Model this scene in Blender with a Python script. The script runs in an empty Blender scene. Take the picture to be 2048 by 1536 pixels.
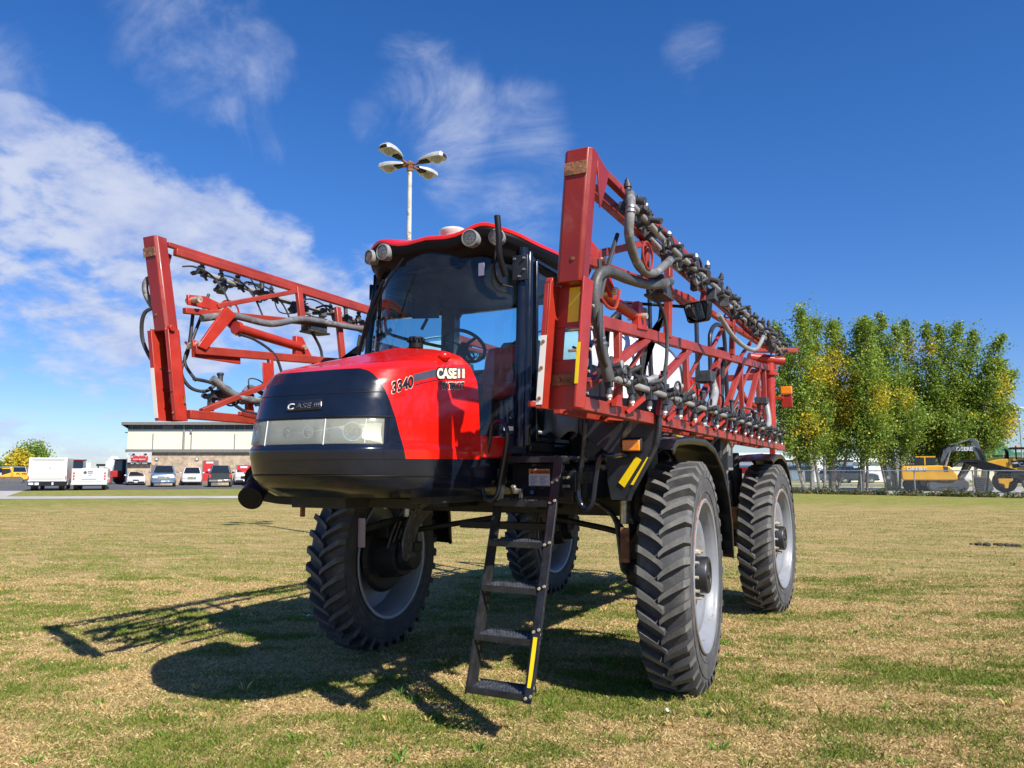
import bpy, math, random
import numpy as np
from mathutils import Vector, Matrix, noise as mnoise
random.seed(7)
RNG = np.random.default_rng(7)
S = bpy.context.scene
COL = S.collection

# ------------------------------------------------------------------ camera
CAM = np.array([3.408, -6.513, 1.7535]); YAW = .4859; PIT = .1104; FPX = 1554.6
cd = bpy.data.cameras.new('camera'); cam = bpy.data.objects.new('camera', cd); COL.objects.link(cam)
cam.location = CAM.tolist(); cam.rotation_euler = (math.pi/2 + PIT, 0, YAW)
cd.sensor_width = 36; cd.lens = 36*FPX/2048; cd.clip_start = .05; cd.clip_end = 4000
S.camera = cam

# ------------------------------------------------------------------ sun, sky, exposure
SUN_TO = Vector((1.015, -.455, 1.0)).normalized()
sl = bpy.data.lights.new('sun', 'SUN'); sl.energy = 5.0; sl.angle = math.radians(.5); sl.color = (1, .95, .87)
so = bpy.data.objects.new('sun', sl); COL.objects.link(so); so.location = (30, -14, 30)
so.rotation_euler = SUN_TO.to_track_quat('Z', 'Y').to_euler()
S.view_settings.view_transform = 'Standard'; S.view_settings.look = 'None'
S.view_settings.exposure = 0.72; S.view_settings.gamma = 1

def ray(u, v):
    F = np.array([-math.sin(YAW)*math.cos(PIT), math.cos(YAW)*math.cos(PIT), math.sin(PIT)])
    R = np.array([math.cos(YAW), math.sin(YAW), 0]); U = np.cross(R, F)
    return F + R*(u-1024)/FPX - U*(v-768)/FPX
def at(u, v, x=None, y=None, z=None, d=None):
    """surveying helper: the point of the place seen at photo pixel (u, v) that lies on the given plane"""
    D = ray(u, v)
    t = (x-CAM[0])/D[0] if x is not None else (y-CAM[1])/D[1] if y is not None else (z-CAM[2])/D[2] if z is not None else d
    return CAM + t*D

W = bpy.data.worlds.new('World'); S.world = W; W.use_nodes = True
nt = W.node_tree; nt.nodes.clear()
def N(tree, typ, **kw):
    n = tree.nodes.new(typ)
    for k, v in kw.items():
        if k.startswith('i_'): n.inputs[k[2:].replace('_', ' ')].default_value = v
        else: setattr(n, k, v)
    return n
def mth(tree, op, a, b=None, c=None, clamp=False):
    n = tree.nodes.new('ShaderNodeMath'); n.operation = op; n.use_clamp = clamp
    for i, q in enumerate((a, b, c)):
        if q is None: continue
        if isinstance(q, (int, float)): n.inputs[i].default_value = q
        else: tree.links.new(q, n.inputs[i])
    return n.outputs[0]
def vmth(tree, op, a, b=None):
    n = tree.nodes.new('ShaderNodeVectorMath'); n.operation = op
    for i, q in enumerate((a, b)):
        if q is None: continue
        if isinstance(q, (tuple, list)): n.inputs[i].default_value = q
        else: tree.links.new(q, n.inputs[i])
    return n
def maprange(tree, val, a, b, c=0., d=1., smooth=True):
    n = tree.nodes.new('ShaderNodeMapRange'); n.interpolation_type = 'SMOOTHSTEP' if smooth else 'LINEAR'
    n.inputs[1].default_value = a; n.inputs[2].default_value = b; n.inputs[3].default_value = c; n.inputs[4].default_value = d
    tree.links.new(val, n.inputs[0]); return n.outputs[0]
def mixcol(tree, fac, a, b, blend='MIX'):
    n = tree.nodes.new('ShaderNodeMix'); n.data_type = 'RGBA'; n.blend_type = blend
    for q, s in ((fac, 0), (a, 6), (b, 7)):
        if isinstance(q, (int, float)): n.inputs[s].default_value = q
        elif isinstance(q, (tuple, list)): n.inputs[s].default_value = (*q[:3], 1)
        else: tree.links.new(q, n.inputs[s])
    return n.outputs[2]
sky = N(nt, 'ShaderNodeTexSky', sky_type='NISHITA', sun_disc=False)
sky.sun_elevation = math.asin(SUN_TO.z); sky.sun_rotation = math.atan2(SUN_TO.x, SUN_TO.y)
sky.altitude = 300; sky.air_density = 1.0; sky.dust_density = .15; sky.ozone_density = 2.2
hs = N(nt, 'ShaderNodeHueSaturation', i_Saturation=1.32, i_Value=1.0); nt.links.new(sky.outputs[0], hs.inputs['Color'])
tc = N(nt, 'ShaderNodeTexCoord'); dirv = tc.outputs['Generated']
sep = N(nt, 'ShaderNodeSeparateXYZ'); nt.links.new(dirv, sep.inputs[0])
zz = mth(nt, 'ADD', mth(nt, 'MAXIMUM', sep.outputs[2], 0.0), .34)
px = mth(nt, 'DIVIDE', sep.outputs[0], zz); py = mth(nt, 'DIVIDE', sep.outputs[1], zz)
cmb = N(nt, 'ShaderNodeCombineXYZ'); nt.links.new(px, cmb.inputs[0]); nt.links.new(py, cmb.inputs[1])
def fbm(scale, detail, rough, dist, off=(0, 0, 0), stretch=None):
    mp = N(nt, 'ShaderNodeMapping'); mp.inputs['Location'].default_value = off
    if stretch: mp.inputs['Scale'].default_value = stretch[:3]; mp.inputs['Rotation'].default_value = (0, 0, stretch[3])
    nt.links.new(cmb.outputs[0], mp.inputs[0])
    n = N(nt, 'ShaderNodeTexNoise', i_Scale=scale, i_Detail=detail, i_Roughness=rough, i_Distortion=dist)
    nt.links.new(mp.outputs[0], n.inputs['Vector']); return n.outputs[0]
def blobs(lst):
    acc = None
    for (u, v, r_in, r_out, amp) in lst:
        c = ray(u, v); c = c/np.linalg.norm(c)
        dt = vmth(nt, 'DOT_PRODUCT', dirv, tuple(c)).outputs['Value']
        m = maprange(nt, dt, math.cos(math.radians(r_out)), math.cos(math.radians(r_in)), 0, amp)
        acc = m if acc is None else mth(nt, 'MAXIMUM', acc, m)
    return acc
nA = fbm(3.6, 9, .6, .1); nB = fbm(9.0, 7, .6, .2, (3, 1, 0))
mL = blobs([(20, 440, 5, 10, 1), (170, 480, 5, 10, 1), (370, 570, 5, 10, 1), (560, 600, 4, 8, 1), (700, 560, 1, 6, .8), (-150, 440, 5, 12, 1), (100, 690, 5, 14, .7), (400, 430, 1, 4, .9), (380, 720, 3, 11, .6)])
dA = mth(nt, 'ADD', mth(nt, 'MULTIPLY', nA, .85), mth(nt, 'MULTIPLY', nB, .50))
aL = maprange(nt, mth(nt, 'ADD', dA, mth(nt, 'MULTIPLY', mL, .40)), .90, 1.13, 0, .90)
nC = fbm(3.4, 9, .62, .9, (5, 2, 0), (1.0, 1.5, 1, .6))
mW = blobs([(400, 80, 2, 8, .9), (500, 110, 1, 5, .9), (20, 150, 1, 4, .8), (830, 160, 1, 5, .85), (900, 240, 1.5, 6, .95), (1040, 250, 1.5, 5, .8), (1060, 310, 1.5, 5, .7),
            (1050, 390, 1, 6, .8), (740, 245, .5, 3, .8), (1390, 110, .1, 3.5, .55), (1400, 400, 2, 10, .35), (520, 260, .3, 4, .6), (930, 370, 1, 4, .7)])
aW = maprange(nt, mth(nt, 'ADD', mth(nt, 'ADD', mth(nt, 'MULTIPLY', nC, .8), mth(nt, 'MULTIPLY', nB, .25)), mth(nt, 'MULTIPLY', mW, .36)), .70, 1.05, 0, .62)
alpha = mth(nt, 'MAXIMUM', mth(nt, 'MULTIPLY', aL, mL), mth(nt, 'MULTIPLY', aW, mW), clamp=True)
ccol = mixcol(nt, maprange(nt, nB, .3, .7), (3.4, 4.1, 6.3), (5.3, 5.7, 6.9))
air = mixcol(nt, maprange(nt, sep.outputs[2], .0, .42, 1, 0), (.84, .90, 1.18), (.60, .71, 1.04)); base = mixcol(nt, 1., hs.outputs[0], air, 'MULTIPLY')
fin = mixcol(nt, alpha, base, ccol)
bg = N(nt, 'ShaderNodeBackground', i_Strength=.078); nt.links.new(fin, bg.inputs[0])
wo = N(nt, 'ShaderNodeOutputWorld'); nt.links.new(bg.outputs[0], wo.inputs[0])

# ------------------------------------------------------------------ materials
def mat(name, col, rough=.5, metal=0., var=.12, scale=4., bump=0., bscale=60., col2=None, thr=(.55, .62), s2=3., coat=0., spec=.5, rvar=.0, col3=None, thr3=(.6, .66), s3=12., coords='Object'):
    m = bpy.data.materials.new(name); m.use_nodes = True; t = m.node_tree; b = t.nodes['Principled BSDF']
    b.inputs['Roughness'].default_value = rough; b.inputs['Metallic'].default_value = metal
    b.inputs['Coat Weight'].default_value = coat; b.inputs['Coat Roughness'].default_value = .08; b.inputs['Specular IOR Level'].default_value = spec
    co = N(t, 'ShaderNodeTexCoord').outputs[coords]
    def nz(sc, det=5, r=.6):
        n = N(t, 'ShaderNodeTexNoise', i_Scale=sc, i_Detail=det, i_Roughness=r); t.links.new(co, n.inputs['Vector']); return n.outputs[0]
    base = nz(scale)
    lo = tuple(c*(1-var) for c in col); hi = tuple(min(1, c*(1+var)) for c in col)
    c = mixcol(t, maprange(t, base, .3, .7), lo, hi)
    f2 = None
    if col2:
        f2 = maprange(t, nz(s2, 8, .68), *thr); c = mixcol(t, f2, c, col2)
    if col3:
        c = mixcol(t, maprange(t, nz(s3, 8, .7), *thr3), c, col3)
    t.links.new(c, b.inputs['Base Color'])
    if rvar:
        r = maprange(t, nz(scale*2.3), .3, .7, max(.02, rough-rvar), min(1, rough+rvar))
        if f2 is not None: r = mth(t, 'MAXIMUM', r, mth(t, 'MULTIPLY', f2, .75))
        t.links.new(r, b.inputs['Roughness'])
    if bump:
        bp = N(t, 'ShaderNodeBump', i_Strength=bump, i_Distance=.02); t.links.new(nz(bscale, 6), bp.inputs['Height']); t.links.new(bp.outputs[0], b.inputs['Normal'])
    return m
M = {}
M['red'] = mat('hood_red_paint', (.66, .008, .003), .24, var=.05, coat=.45, rvar=.05, scale=3)
M['boomred'] = mat('faded_red_paint', (.27, .030, .017), .42, var=.2, scale=3.5, rvar=.12, col2=(.27, .085, .07), thr=(.60, .80), s2=5, col3=(.11, .045, .025), thr3=(.66, .72), s3=9, bump=.04)
M['boomred2'] = mat('bright_red_paint', (.33, .024, .012), .38, var=.15, scale=5, rvar=.1, col3=(.18, .07, .035), thr3=(.70, .75), s3=11)
M['towerred'] = mat('chalky_red_paint', (.215, .016, .008), .38, var=.12, scale=2.2, rvar=.12, col2=(.30, .08, .075), thr=(.58, .85), s2=2.4, col3=(.20, .12, .08), thr3=(.69, .73), s3=7, bump=.03)
M['gloss'] = mat('glossy_black_plastic', (.006, .009, .018), .20, var=.2, coat=.25, rvar=.04, spec=.4, col2=(.03, .03, .03), thr=(.66, .95), s2=2.2)
M['black'] = mat('black_paint', (.014, .015, .018), .38, var=.3, rvar=.12, col2=(.07, .06, .045), thr=(.62, .85), s2=6)
M['flat'] = mat('matt_black_plastic', (.008, .008, .010), .55, spec=.25, var=.3, col2=(.03, .028, .026), thr=(.6, .85), s2=7, bump=.1, bscale=120)
M['plate'] = mat('black_fender_panel', (.016, .018, .022), .45, var=.3, rvar=.1, bump=.08, bscale=160, col2=(.05, .045, .04), thr=(.6, .9), s2=4)
M['frame'] = mat('dirty_black_steel', (.018, .018, .019), .6, var=.35, col2=(.10, .075, .05), thr=(.55, .8), s2=5, bump=.15, bscale=50)
M['rubber'] = mat('tyre_rubber', (.056, .056, .058), .68, var=.22, scale=3, bump=.12, bscale=70, col2=(.15, .142, .125), thr=(.45, .8), s2=5, col3=(.10, .096, .088), thr3=(.55, .8), s3=30)
M['lugtop'] = mat('dusty_lug_rubber', (.105, .103, .095), .8, var=.2, scale=9, bump=.1, col2=(.17, .16, .13), thr=(.45, .75), s2=14, col3=(.05, .05, .05), thr3=(.58, .7), s3=20)
M['hose'] = mat('grey_rubber_hose', (.115, .115, .12), .6, var=.3, scale=8, col2=(.27, .26, .25), thr=(.5, .7), s2=12, bump=.1)
M['dhose'] = mat('black_rubber_hose', (.028, .028, .03), .55, var=.4, scale=8, col2=(.13, .12, .11), thr=(.6, .8), s2=14)
M['pipe'] = mat('weathered_grey_pipe', (.24, .24, .245), .45, var=.2, scale=8, col2=(.10, .09, .08), thr=(.6, .75), s2=12)
M['nozzle'] = mat('dark_nozzle_plastic', (.035, .037, .043), .55, var=.4, scale=20, col2=(.15, .14, .13), thr=(.6, .8), s2=18)
M['tip'] = mat('white_nozzle_tip', (.72, .72, .70), .4, var=.1)
M['rimwhite'] = mat('worn_white_rim_paint', (.20, .212, .235), .42, var=.08, col2=(.11, .075, .055), thr=(.60, .65), s2=5.5, col3=(.17, .15, .13), thr3=(.52, .8), s3=3, rvar=.08)
M['rimsilver'] = mat('silver_rim_paint', (.34, .37, .41), .4, var=.12, metal=.2, col2=(.2, .12, .07), thr=(.68, .75), s2=5)
M['rust'] = mat('rusty_steel', (.20, .085, .04), .8, var=.5, scale=14, bump=.3, bscale=80, col2=(.33, .20, .13), thr=(.55, .7), s2=20)
M['steel'] = mat('worn_bright_steel', (.50, .48, .45), .35, metal=.8, var=.3, scale=20)
M['bolt'] = mat('zinc_bolt', (.62, .55, .42), .4, metal=.6, var=.4, scale=40)
M['ladder'] = mat('black_ladder_steel', (.018, .018, .020), .42, var=.4, rvar=.12, scale=9, col2=(.10, .09, .08), thr=(.58, .8), s2=16, bump=.06)
M['tread'] = mat('grip_strut_tread', (.075, .08, .09), .4, metal=.4, var=.5, scale=18)
M['mhose'] = mat('dark_grey_hose', (.060, .060, .062), .5, var=.3, scale=8, col2=(.15, .15, .145), thr=(.52, .75), s2=9, bump=.1)
M['yellow'] = mat('yellow_reflective_tape', (.80, .56, .0), .35, var=.06)
M['whitetape'] = mat('white_reflective_tape', (.72, .68, .62), .4, var=.06, col2=(.25, .13, .06), thr=(.66, .69), s2=16)
M['decalwhite'] = mat('cream_decal', (.72, .66, .52), .4, var=.06)
M['decalblack'] = mat('black_decal', (.012, .013, .02), .25, var=.1)
M['decalgrey'] = mat('worn_decal_grey', (.055, .06, .085), .3, var=.2)
M['labelwhite'] = mat('white_label', (.62, .64, .70), .35, var=.05)
M['orange'] = mat('orange_label', (.75, .20, .05), .4, var=.05)
M['tank'] = mat('milky_white_tank', (.62, .63, .66), .35, var=.08, scale=2, col2=(.42, .41, .40), thr=(.6, .9), s2=3)
M['seat'] = mat('dark_red_seat_vinyl', (.62, .055, .075), .35, var=.2, bump=.1)
M['seatgrey'] = mat('grey_seat_shell', (.10, .12, .13), .6, var=.2)
M['interior'] = mat('cab_trim', (.018, .018, .02), .7, var=.3)
M['liner'] = mat('cab_roof_liner', (.014, .017, .024), .75, var=.3)
M['mirror'] = mat('mirror_glass', (.75, .75, .75), .03, metal=1, var=.0)
M['grey'] = mat('grey_enamel', (.23, .24, .24), .45, var=.12, col2=(.13, .13, .13), thr=(.6, .7), s2=9)
M['visor'] = mat('black_roof_visor', (.004, .004, .005), .5, spec=.15, var=.2)
M['white'] = mat('white_paint', (.50, .50, .48), .3, var=.04, coat=.3)
M['tag'] = mat('pinkish_tag', (.50, .38, .38), .6, var=.15)
M['zip'] = mat('white_cable_tie', (.7, .68, .66), .5)

def glass(name, tint, rough=.0, refl=1.0, dust=.0, dcol=(.5, .5, .45), dlo=.3):
    m = bpy.data.materials.new(name); m.use_nodes = True; t = m.node_tree; t.nodes.clear()
    o = N(t, 'ShaderNodeOutputMaterial'); tr = N(t, 'ShaderNodeBsdfTransparent'); tr.inputs[0].default_value = (*tint, 1)
    gl = N(t, 'ShaderNodeBsdfGlossy', i_Roughness=rough); fr = N(t, 'ShaderNodeFresnel', i_IOR=1.5)
    f = mth(t, 'MULTIPLY', fr.outputs[0], refl, clamp=True)
    mx = N(t, 'ShaderNodeMixShader'); t.links.new(f, mx.inputs[0]); t.links.new(tr.outputs[0], mx.inputs[1]); t.links.new(gl.outputs[0], mx.inputs[2])
    out = mx.outputs[0]
    if dust:
        df = N(t, 'ShaderNodeBsdfDiffuse'); df.inputs[0].default_value = (*dcol, 1)
        co = N(t, 'ShaderNodeTexCoord'); nz = N(t, 'ShaderNodeTexNoise', i_Scale=5, i_Detail=8, i_Roughness=.7); t.links.new(co.outputs['Object'], nz.inputs['Vector'])
        m2 = N(t, 'ShaderNodeMixShader'); t.links.new(maprange(t, nz.outputs[0], .3, .8, dust*dlo, dust), m2.inputs[0])
        t.links.new(out, m2.inputs[1]); t.links.new(df.outputs[0], m2.inputs[2]); out = m2.outputs[0]
    t.links.new(out, o.inputs[0]); return m
M['glass'] = glass('tinted_cab_glass', (.76, .93, .95), 0, 1.1, .03)
M['rearglass'] = glass('blue_tinted_rear_glass', (.55, .90, .98), 0, 1.0, .02)
M['lens'] = glass('hazed_headlight_lens', (.92, .93, .86), .12, 1.0, .27, (.78, .79, .66), .7)
M['reflw'] = mat('pale_reflector', (.72, .72, .66), .35, metal=.3, var=.05)
M['fender'] = mat('satin_black_fender', (.004, .005, .008), .32, spec=.3, var=.2, coat=.2)
M['lamplens'] = glass('clear_lamp_lens', (.95, .95, .93), .05, 1.2, .12)
M['amber'] = mat('amber_lens', (.85, .24, .008), .25, var=.15, scale=60, coat=.5)
M['carglass'] = mat('dark_car_glass', (.012, .016, .02), .06, var=.1, coat=.3)
M['chrome'] = mat('chrome_reflector', (.75, .75, .75), .12, metal=1, var=.05)

# ------------------------------------------------------------------ mesh builder
def frame_of(d, up=(0, 0, 1)):
    d = Vector(d).normalized(); up = Vector(up)
    if abs(d.dot(up)) > .98: up = Vector((0, 1, 0)) if abs(d.y) < .9 else Vector((1, 0, 0))
    s = d.cross(up).normalized(); u = s.cross(d).normalized(); return d, s, u
class MB:
    def __init__(self): self.v = []; self.f = []; self.m = []; self.cur = 0
    def add(self, vs, fs):
        o = len(self.v); self.v += [tuple(p) for p in vs]
        for f in fs: self.f.append(tuple(i+o for i in f)); self.m.append(self.cur)
        return self
    def mi(self, k): self.cur = k; return self
    def hexa(self, p):
        return self.add(p, [(0, 3, 2, 1), (4, 5, 6, 7), (0, 1, 5, 4), (1, 2, 6, 5), (2, 3, 7, 6), (3, 0, 4, 7)])
    def box(self, c, s, rot=None):
        pts = [(a*s[0]/2, b*s[1]/2, e*s[2]/2) for e in (-1, 1) for a, b in ((-1, -1), (1, -1), (1, 1), (-1, 1))]
        if rot is not None: pts = [rot @ Vector(p) for p in pts]
        return self.hexa([(p[0]+c[0], p[1]+c[1], p[2]+c[2]) for p in pts])
    def bx(self, x0, x1, y0, y1, z0, z1): return self.box(((x0+x1)/2, (y0+y1)/2, (z0+z1)/2), (abs(x1-x0), abs(y1-y0), abs(z1-z0)))
    def bar(self, p0, p1, w, h, up=(0, 0, 1)):
        p0 = Vector(p0); p1 = Vector(p1); d, s, u = frame_of(p1-p0, up); P = []
        for q in (p0, p1):
            for a, b in ((-1, -1), (1, -1), (1, 1), (-1, 1)): P.append(q + s*(a*w/2) + u*(b*h/2))
        return self.add(P, [(0, 1, 2, 3), (7, 6, 5, 4), (0, 4, 5, 1), (1, 5, 6, 2), (2, 6, 7, 3), (3, 7, 4, 0)])
    def cyl(self, p0, p1, r0, r1=None, n=16, caps=True):
        r1 = r0 if r1 is None else r1; p0 = Vector(p0); p1 = Vector(p1); d, s, u = frame_of(p1-p0); P = []
        for q, r in ((p0, r0), (p1, r1)):
            for i in range(n): a = 2*math.pi*i/n; P.append(q + s*(r*math.cos(a)) + u*(r*math.sin(a)))
        F = [(i, (i+1) % n, n+(i+1) % n, n+i) for i in range(n)]
        if caps: F += [tuple(range(n-1, -1, -1)), tuple(range(n, 2*n))]
        return self.add(P, F)
    def tube(self, pts, r, n=8, sm=5, caps=True):
        P = [Vector(p) for p in pts]
        if sm and len(P) > 2:
            Q = []
            for i in range(len(P)-1):
                a = P[max(i-1, 0)]; b = P[i]; c = P[i+1]; d = P[min(i+2, len(P)-1)]
                for k in range(sm):
                    t = k/sm; Q.append(.5*((2*b)+(c-a)*t+(2*a-5*b+4*c-d)*t*t+(3*b-a-3*c+d)*t**3))
            Q.append(P[-1]); P = Q
        rs = r if isinstance(r, (list, tuple)) else [r]*len(P)
        if len(rs) != len(P): rs = [rs[0]+(rs[-1]-rs[0])*i/(len(P)-1) for i in range(len(P))]
        V = []; prev = None
        for i, p in enumerate(P):
            t = (P[min(i+1, len(P)-1)]-P[max(i-1, 0)])
            if t.length < 1e-9: t = Vector((0, 0, 1))
            t.normalize()
            if prev is None: _, s, u = frame_of(t)
            else:
                s = prev - t*prev.dot(t)
                if s.length < 1e-6: _, s, u = frame_of(t)
                s.normalize(); u = s.cross(t)
            prev = s
            for k in range(n): a = 2*math.pi*k/n; V.append(p + s*(rs[i]*math.cos(a)) + u*(rs[i]*math.sin(a)))
        F = [(i*n+k, i*n+(k+1) % n, (i+1)*n+(k+1) % n, (i+1)*n+k) for i in range(len(P)-1) for k in range(n)]
        if caps: F += [tuple(range(n-1, -1, -1)), tuple(range((len(P)-1)*n, len(P)*n))]
        return self.add(V, F)
    def lathe(self, o, axis, prof, n=32, closed=False, up=(0, 0, 1)):
        o = Vector(o); d, s, u = frame_of(axis, up); V = []
        for r, h in prof:
            for i in range(n): a = 2*math.pi*i/n; V.append(o + d*h + s*(r*math.cos(a)) + u*(r*math.sin(a)))
        k = len(prof); F = [(j*n+i, j*n+(i+1) % n, (j+1)*n+(i+1) % n, (j+1)*n+i) for j in range(k-1) for i in range(n)]
        if closed: F += [((k-1)*n+i, (k-1)*n+(i+1) % n, (i+1) % n, i) for i in range(n)]
        return self.add(V, F)
    def ball(self, c, r, n=12, sc=(1, 1, 1)):
        V = []; F = []; k = n//2
        for j in range(k+1):
            a = math.pi*j/k
            for i in range(n): b = 2*math.pi*i/n; V.append((c[0]+r*sc[0]*math.sin(a)*math.cos(b), c[1]+r*sc[1]*math.sin(a)*math.sin(b), c[2]+r*sc[2]*math.cos(a)))
        for j in range(k):
            for i in range(n): F.append((j*n+i, (j+1)*n+i, (j+1)*n+(i+1) % n, j*n+(i+1) % n))
        return self.add(V, F)
    def prism(self, poly, ex):
        """poly: 3D points in order, extruded by vector ex"""
        n = len(poly); ex = Vector(ex); P = [Vector(p) for p in poly]; V = P + [p+ex for p in P]
        return self.add(V, [tuple(range(n-1, -1, -1)), tuple(range(n, 2*n))] + [(i, (i+1) % n, n+(i+1) % n, n+i) for i in range(n)])
    def grid(self, fn, nu, nv, wrap=False):
        V = [fn(i/nu, j/nv) for j in range(nv+1) for i in range(nu+1)]; a = nu+1
        return self.add(V, [(j*a+i, j*a+i+1, (j+1)*a+i+1, (j+1)*a+i) for j in range(nv) for i in range(nu)])
    def mirror(self):
        self.v = [(-p[0], p[1], p[2]) for p in self.v]; self.f = [tuple(reversed(f)) for f in self.f]; return self
    def xf(self, mtx): self.v = [tuple(mtx @ Vector(p)) for p in self.v]; return self
    def pieces(self):
        """groups of faces that touch or nearly touch each other"""
        n = len(self.v); pr = list(range(n))
        def fd(a):
            while pr[a] != a: pr[a] = pr[pr[a]]; a = pr[a]
            return a
        for f in self.f:
            a = fd(f[0])
            for q in f[1:]: pr[fd(q)] = a
        comp = {}
        for i, f in enumerate(self.f): comp.setdefault(fd(f[0]), []).append(i)
        ks = list(comp)
        if len(ks) < 2 or len(ks) > 400: return [list(range(len(self.f)))]
        bb = []
        for k in ks:
            P = np.array([self.v[j] for i in comp[k] for j in self.f[i]]); bb.append((P.min(0)-.004, P.max(0)+.004))
        g = list(range(len(ks)))
        def fg(a):
            while g[a] != a: a = g[a]
            return a
        for i in range(len(ks)):
            for j in range(i+1, len(ks)):
                if np.all(bb[i][0] <= bb[j][1]) and np.all(bb[j][0] <= bb[i][1]): g[fg(j)] = fg(i)
        out = {}
        for i, k in enumerate(ks): out.setdefault(fg(i), []).extend(comp[k])
        return list(out.values())
    def build(self, name, mt, parent=None, split=True, **kw):
        if split and parent is not None and not isinstance(mt, (list, tuple)):
            pc = self.pieces()
            if 1 < len(pc) <= 48:
                first = None
                for fs in pc:
                    m = MB(); idx = {}
                    for i in fs:
                        for j in self.f[i]:
                            if j not in idx: idx[j] = len(m.v); m.v.append(self.v[j])
                        m.f.append(tuple(idx[j] for j in self.f[i])); m.m.append(0)
                    o = m.build1(name, mt, parent, **kw); first = first or o
                return first
        return self.build1(name, mt, parent, **kw)
    def build1(self, name, mt, parent=None, bevel=0, smooth=True, ang=38, solid=0, sub=0, label=None, fixn=True):
        me = bpy.data.meshes.new(name); me.from_pydata(self.v, [], self.f); me.update()
        mts = mt if isinstance(mt, (list, tuple)) else [mt]
        for q in mts: me.materials.append(M[q] if isinstance(q, str) else q)
        if len(mts) > 1: me.polygons.foreach_set('material_index', self.m)
        if fixn:
            import bmesh
            bm = bmesh.new(); bm.from_mesh(me); bmesh.ops.recalc_face_normals(bm, faces=bm.faces); bm.to_mesh(me); bm.free()
        if smooth: me.shade_smooth(); me.set_sharp_from_angle(angle=math.radians(ang))
        o = bpy.data.objects.new(name, me); COL.objects.link(o); o.parent = parent
        if solid: k = o.modifiers.new('solid', 'SOLIDIFY'); k.thickness = solid; k.offset = 0
        if bevel: k = o.modifiers.new('bevel', 'BEVEL'); k.width = bevel; k.segments = 2; k.limit_method = 'ANGLE'; k.angle_limit = math.radians(40)
        if sub: k = o.modifiers.new('sub', 'SUBSURF'); k.levels = sub; k.render_levels = sub
        if label: o['label'] = label
        return o
def tag(o, label=None, cat=None, group=None, kind=None):
    if label: o['label'] = label
    if cat: o['category'] = cat
    if group: o['group'] = group
    if kind: o['kind'] = kind
    return o
def thing(name, loc, label, cat, group=None, rz=0.):
    o = bpy.data.objects.new(name, None); COL.objects.link(o); o.location = loc; o.rotation_euler = (0, 0, rz); o.empty_display_size = .2
    return tag(o, label, cat, group)
def copy_tree(o, parent=None):
    c = o.copy(); COL.objects.link(c); c.parent = parent
    for ch in [q for q in COL.objects if q.parent == o]: copy_tree(ch, c)
    return c
def text(body, size, mtx, mt, parent, name='lettering', ex=.002, off=0., align='LEFT', xs=1., label=None, shear=0., space=1.):
    cu = bpy.data.curves.new('t', 'FONT'); cu.body = body; cu.size = size; cu.extrude = ex; cu.offset = off; cu.align_x = align; cu.shear = shear; cu.space_character = space
    ob = bpy.data.objects.new('t', cu); COL.objects.link(ob); dg = bpy.context.evaluated_depsgraph_get()
    me = bpy.data.meshes.new_from_object(ob.evaluated_get(dg)); bpy.data.objects.remove(ob)
    me.transform(mtx @ Matrix.Diagonal((xs, 1, 1, 1))); me.name = name; me.materials.clear(); me.materials.append(M[mt])
    o = bpy.data.objects.new(name, me); COL.objects.link(o); o.parent = parent
    if label: o['label'] = label
    return o
def basis(o, x, y):
    """matrix whose local x,y axes run along x,y at origin o"""
    x = Vector(x).normalized(); y = Vector(y); y = (y - x*y.dot(x)).normalized(); z = x.cross(y)
    return Matrix(((x.x, y.x, z.x, o[0]), (x.y, y.y, z.y, o[1]), (x.z, y.z, z.z, o[2]), (0, 0, 0, 1)))
# ================================================================== THE SPRAYER (front = -y, its left side = +x)
SP = thing('crop_sprayer', (0, 0, 0), 'tall red and black self-propelled crop sprayer with folded lattice booms, parked on the grass', 'sprayer')

# ---- hood: level table (half width, nose y, z at the nose, z at the rear edge)
YC = -2.20; NEX = 3.0
LV = [(.555, -2.72, 1.585, 1.575), (.60, -2.85, 1.64, 1.63), (.615, -2.92, 1.72, 1.71), (.620, -2.945, 1.82, 1.83), (.622, -2.955, 1.88, 1.89),
      (.610, -2.935, 1.905, 1.92), (.604, -2.915, 2.06, 2.09), (.596, -2.885, 2.18, 2.24), (.584, -2.84, 2.29, 2.395), (.566, -2.775, 2.375, 2.50),
      (.53, -2.69, 2.415, 2.575), (.45, -2.56, 2.445, 2.63), (.31, -2.42, 2.49, 2.665), (.0, -2.27, 2.545, 2.70)]
def lev(t):
    t = max(0, min(len(LV)-1, t)); i = min(int(t), len(LV)-2); k = t-i
    return [LV[i][j]*(1-k)+LV[i+1][j]*k for j in range(4)]
def rear_y(z): return -1.70 - .20*max(0, min(1, (z-2.35)/.28))**1.5 if z < 9 else -1.7
def H(t, a, off=0., yr=None):
    """surface of the hood: t = level, a = plan angle in degrees (0 nose, +-90 = start of the side), beyond +-90 runs back along the side (+-190 rear edge)"""
    w, f, zf, zr = lev(t); w = max(w, .0001); s = 1 if a >= 0 else -1; b = abs(a)
    if b <= 90:
        q = math.radians(b); x = w*math.sin(q)**(2/NEX) if b > 0 else 0; y = YC-(YC-f)*(math.cos(q)**(2/NEX) if b < 90 else 0)
        nx = math.sin(q); ny = -math.cos(q)
    else:
        R = rear_y(zr) if yr is None else yr
        x = w; y = YC+(b-90)/100*(R-YC); nx, ny = 1, 0
    k = (y-f)/(-1.72-f); z = zf+(zr-zf)*k
    up = max(0, min(1, (t-7)/6)); nz = up
    l = math.sqrt(nx*nx+ny*ny+nz*nz)
    return Vector((s*(x+off*nx/l), y+off*ny/l, z+off*nz/l))
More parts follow.
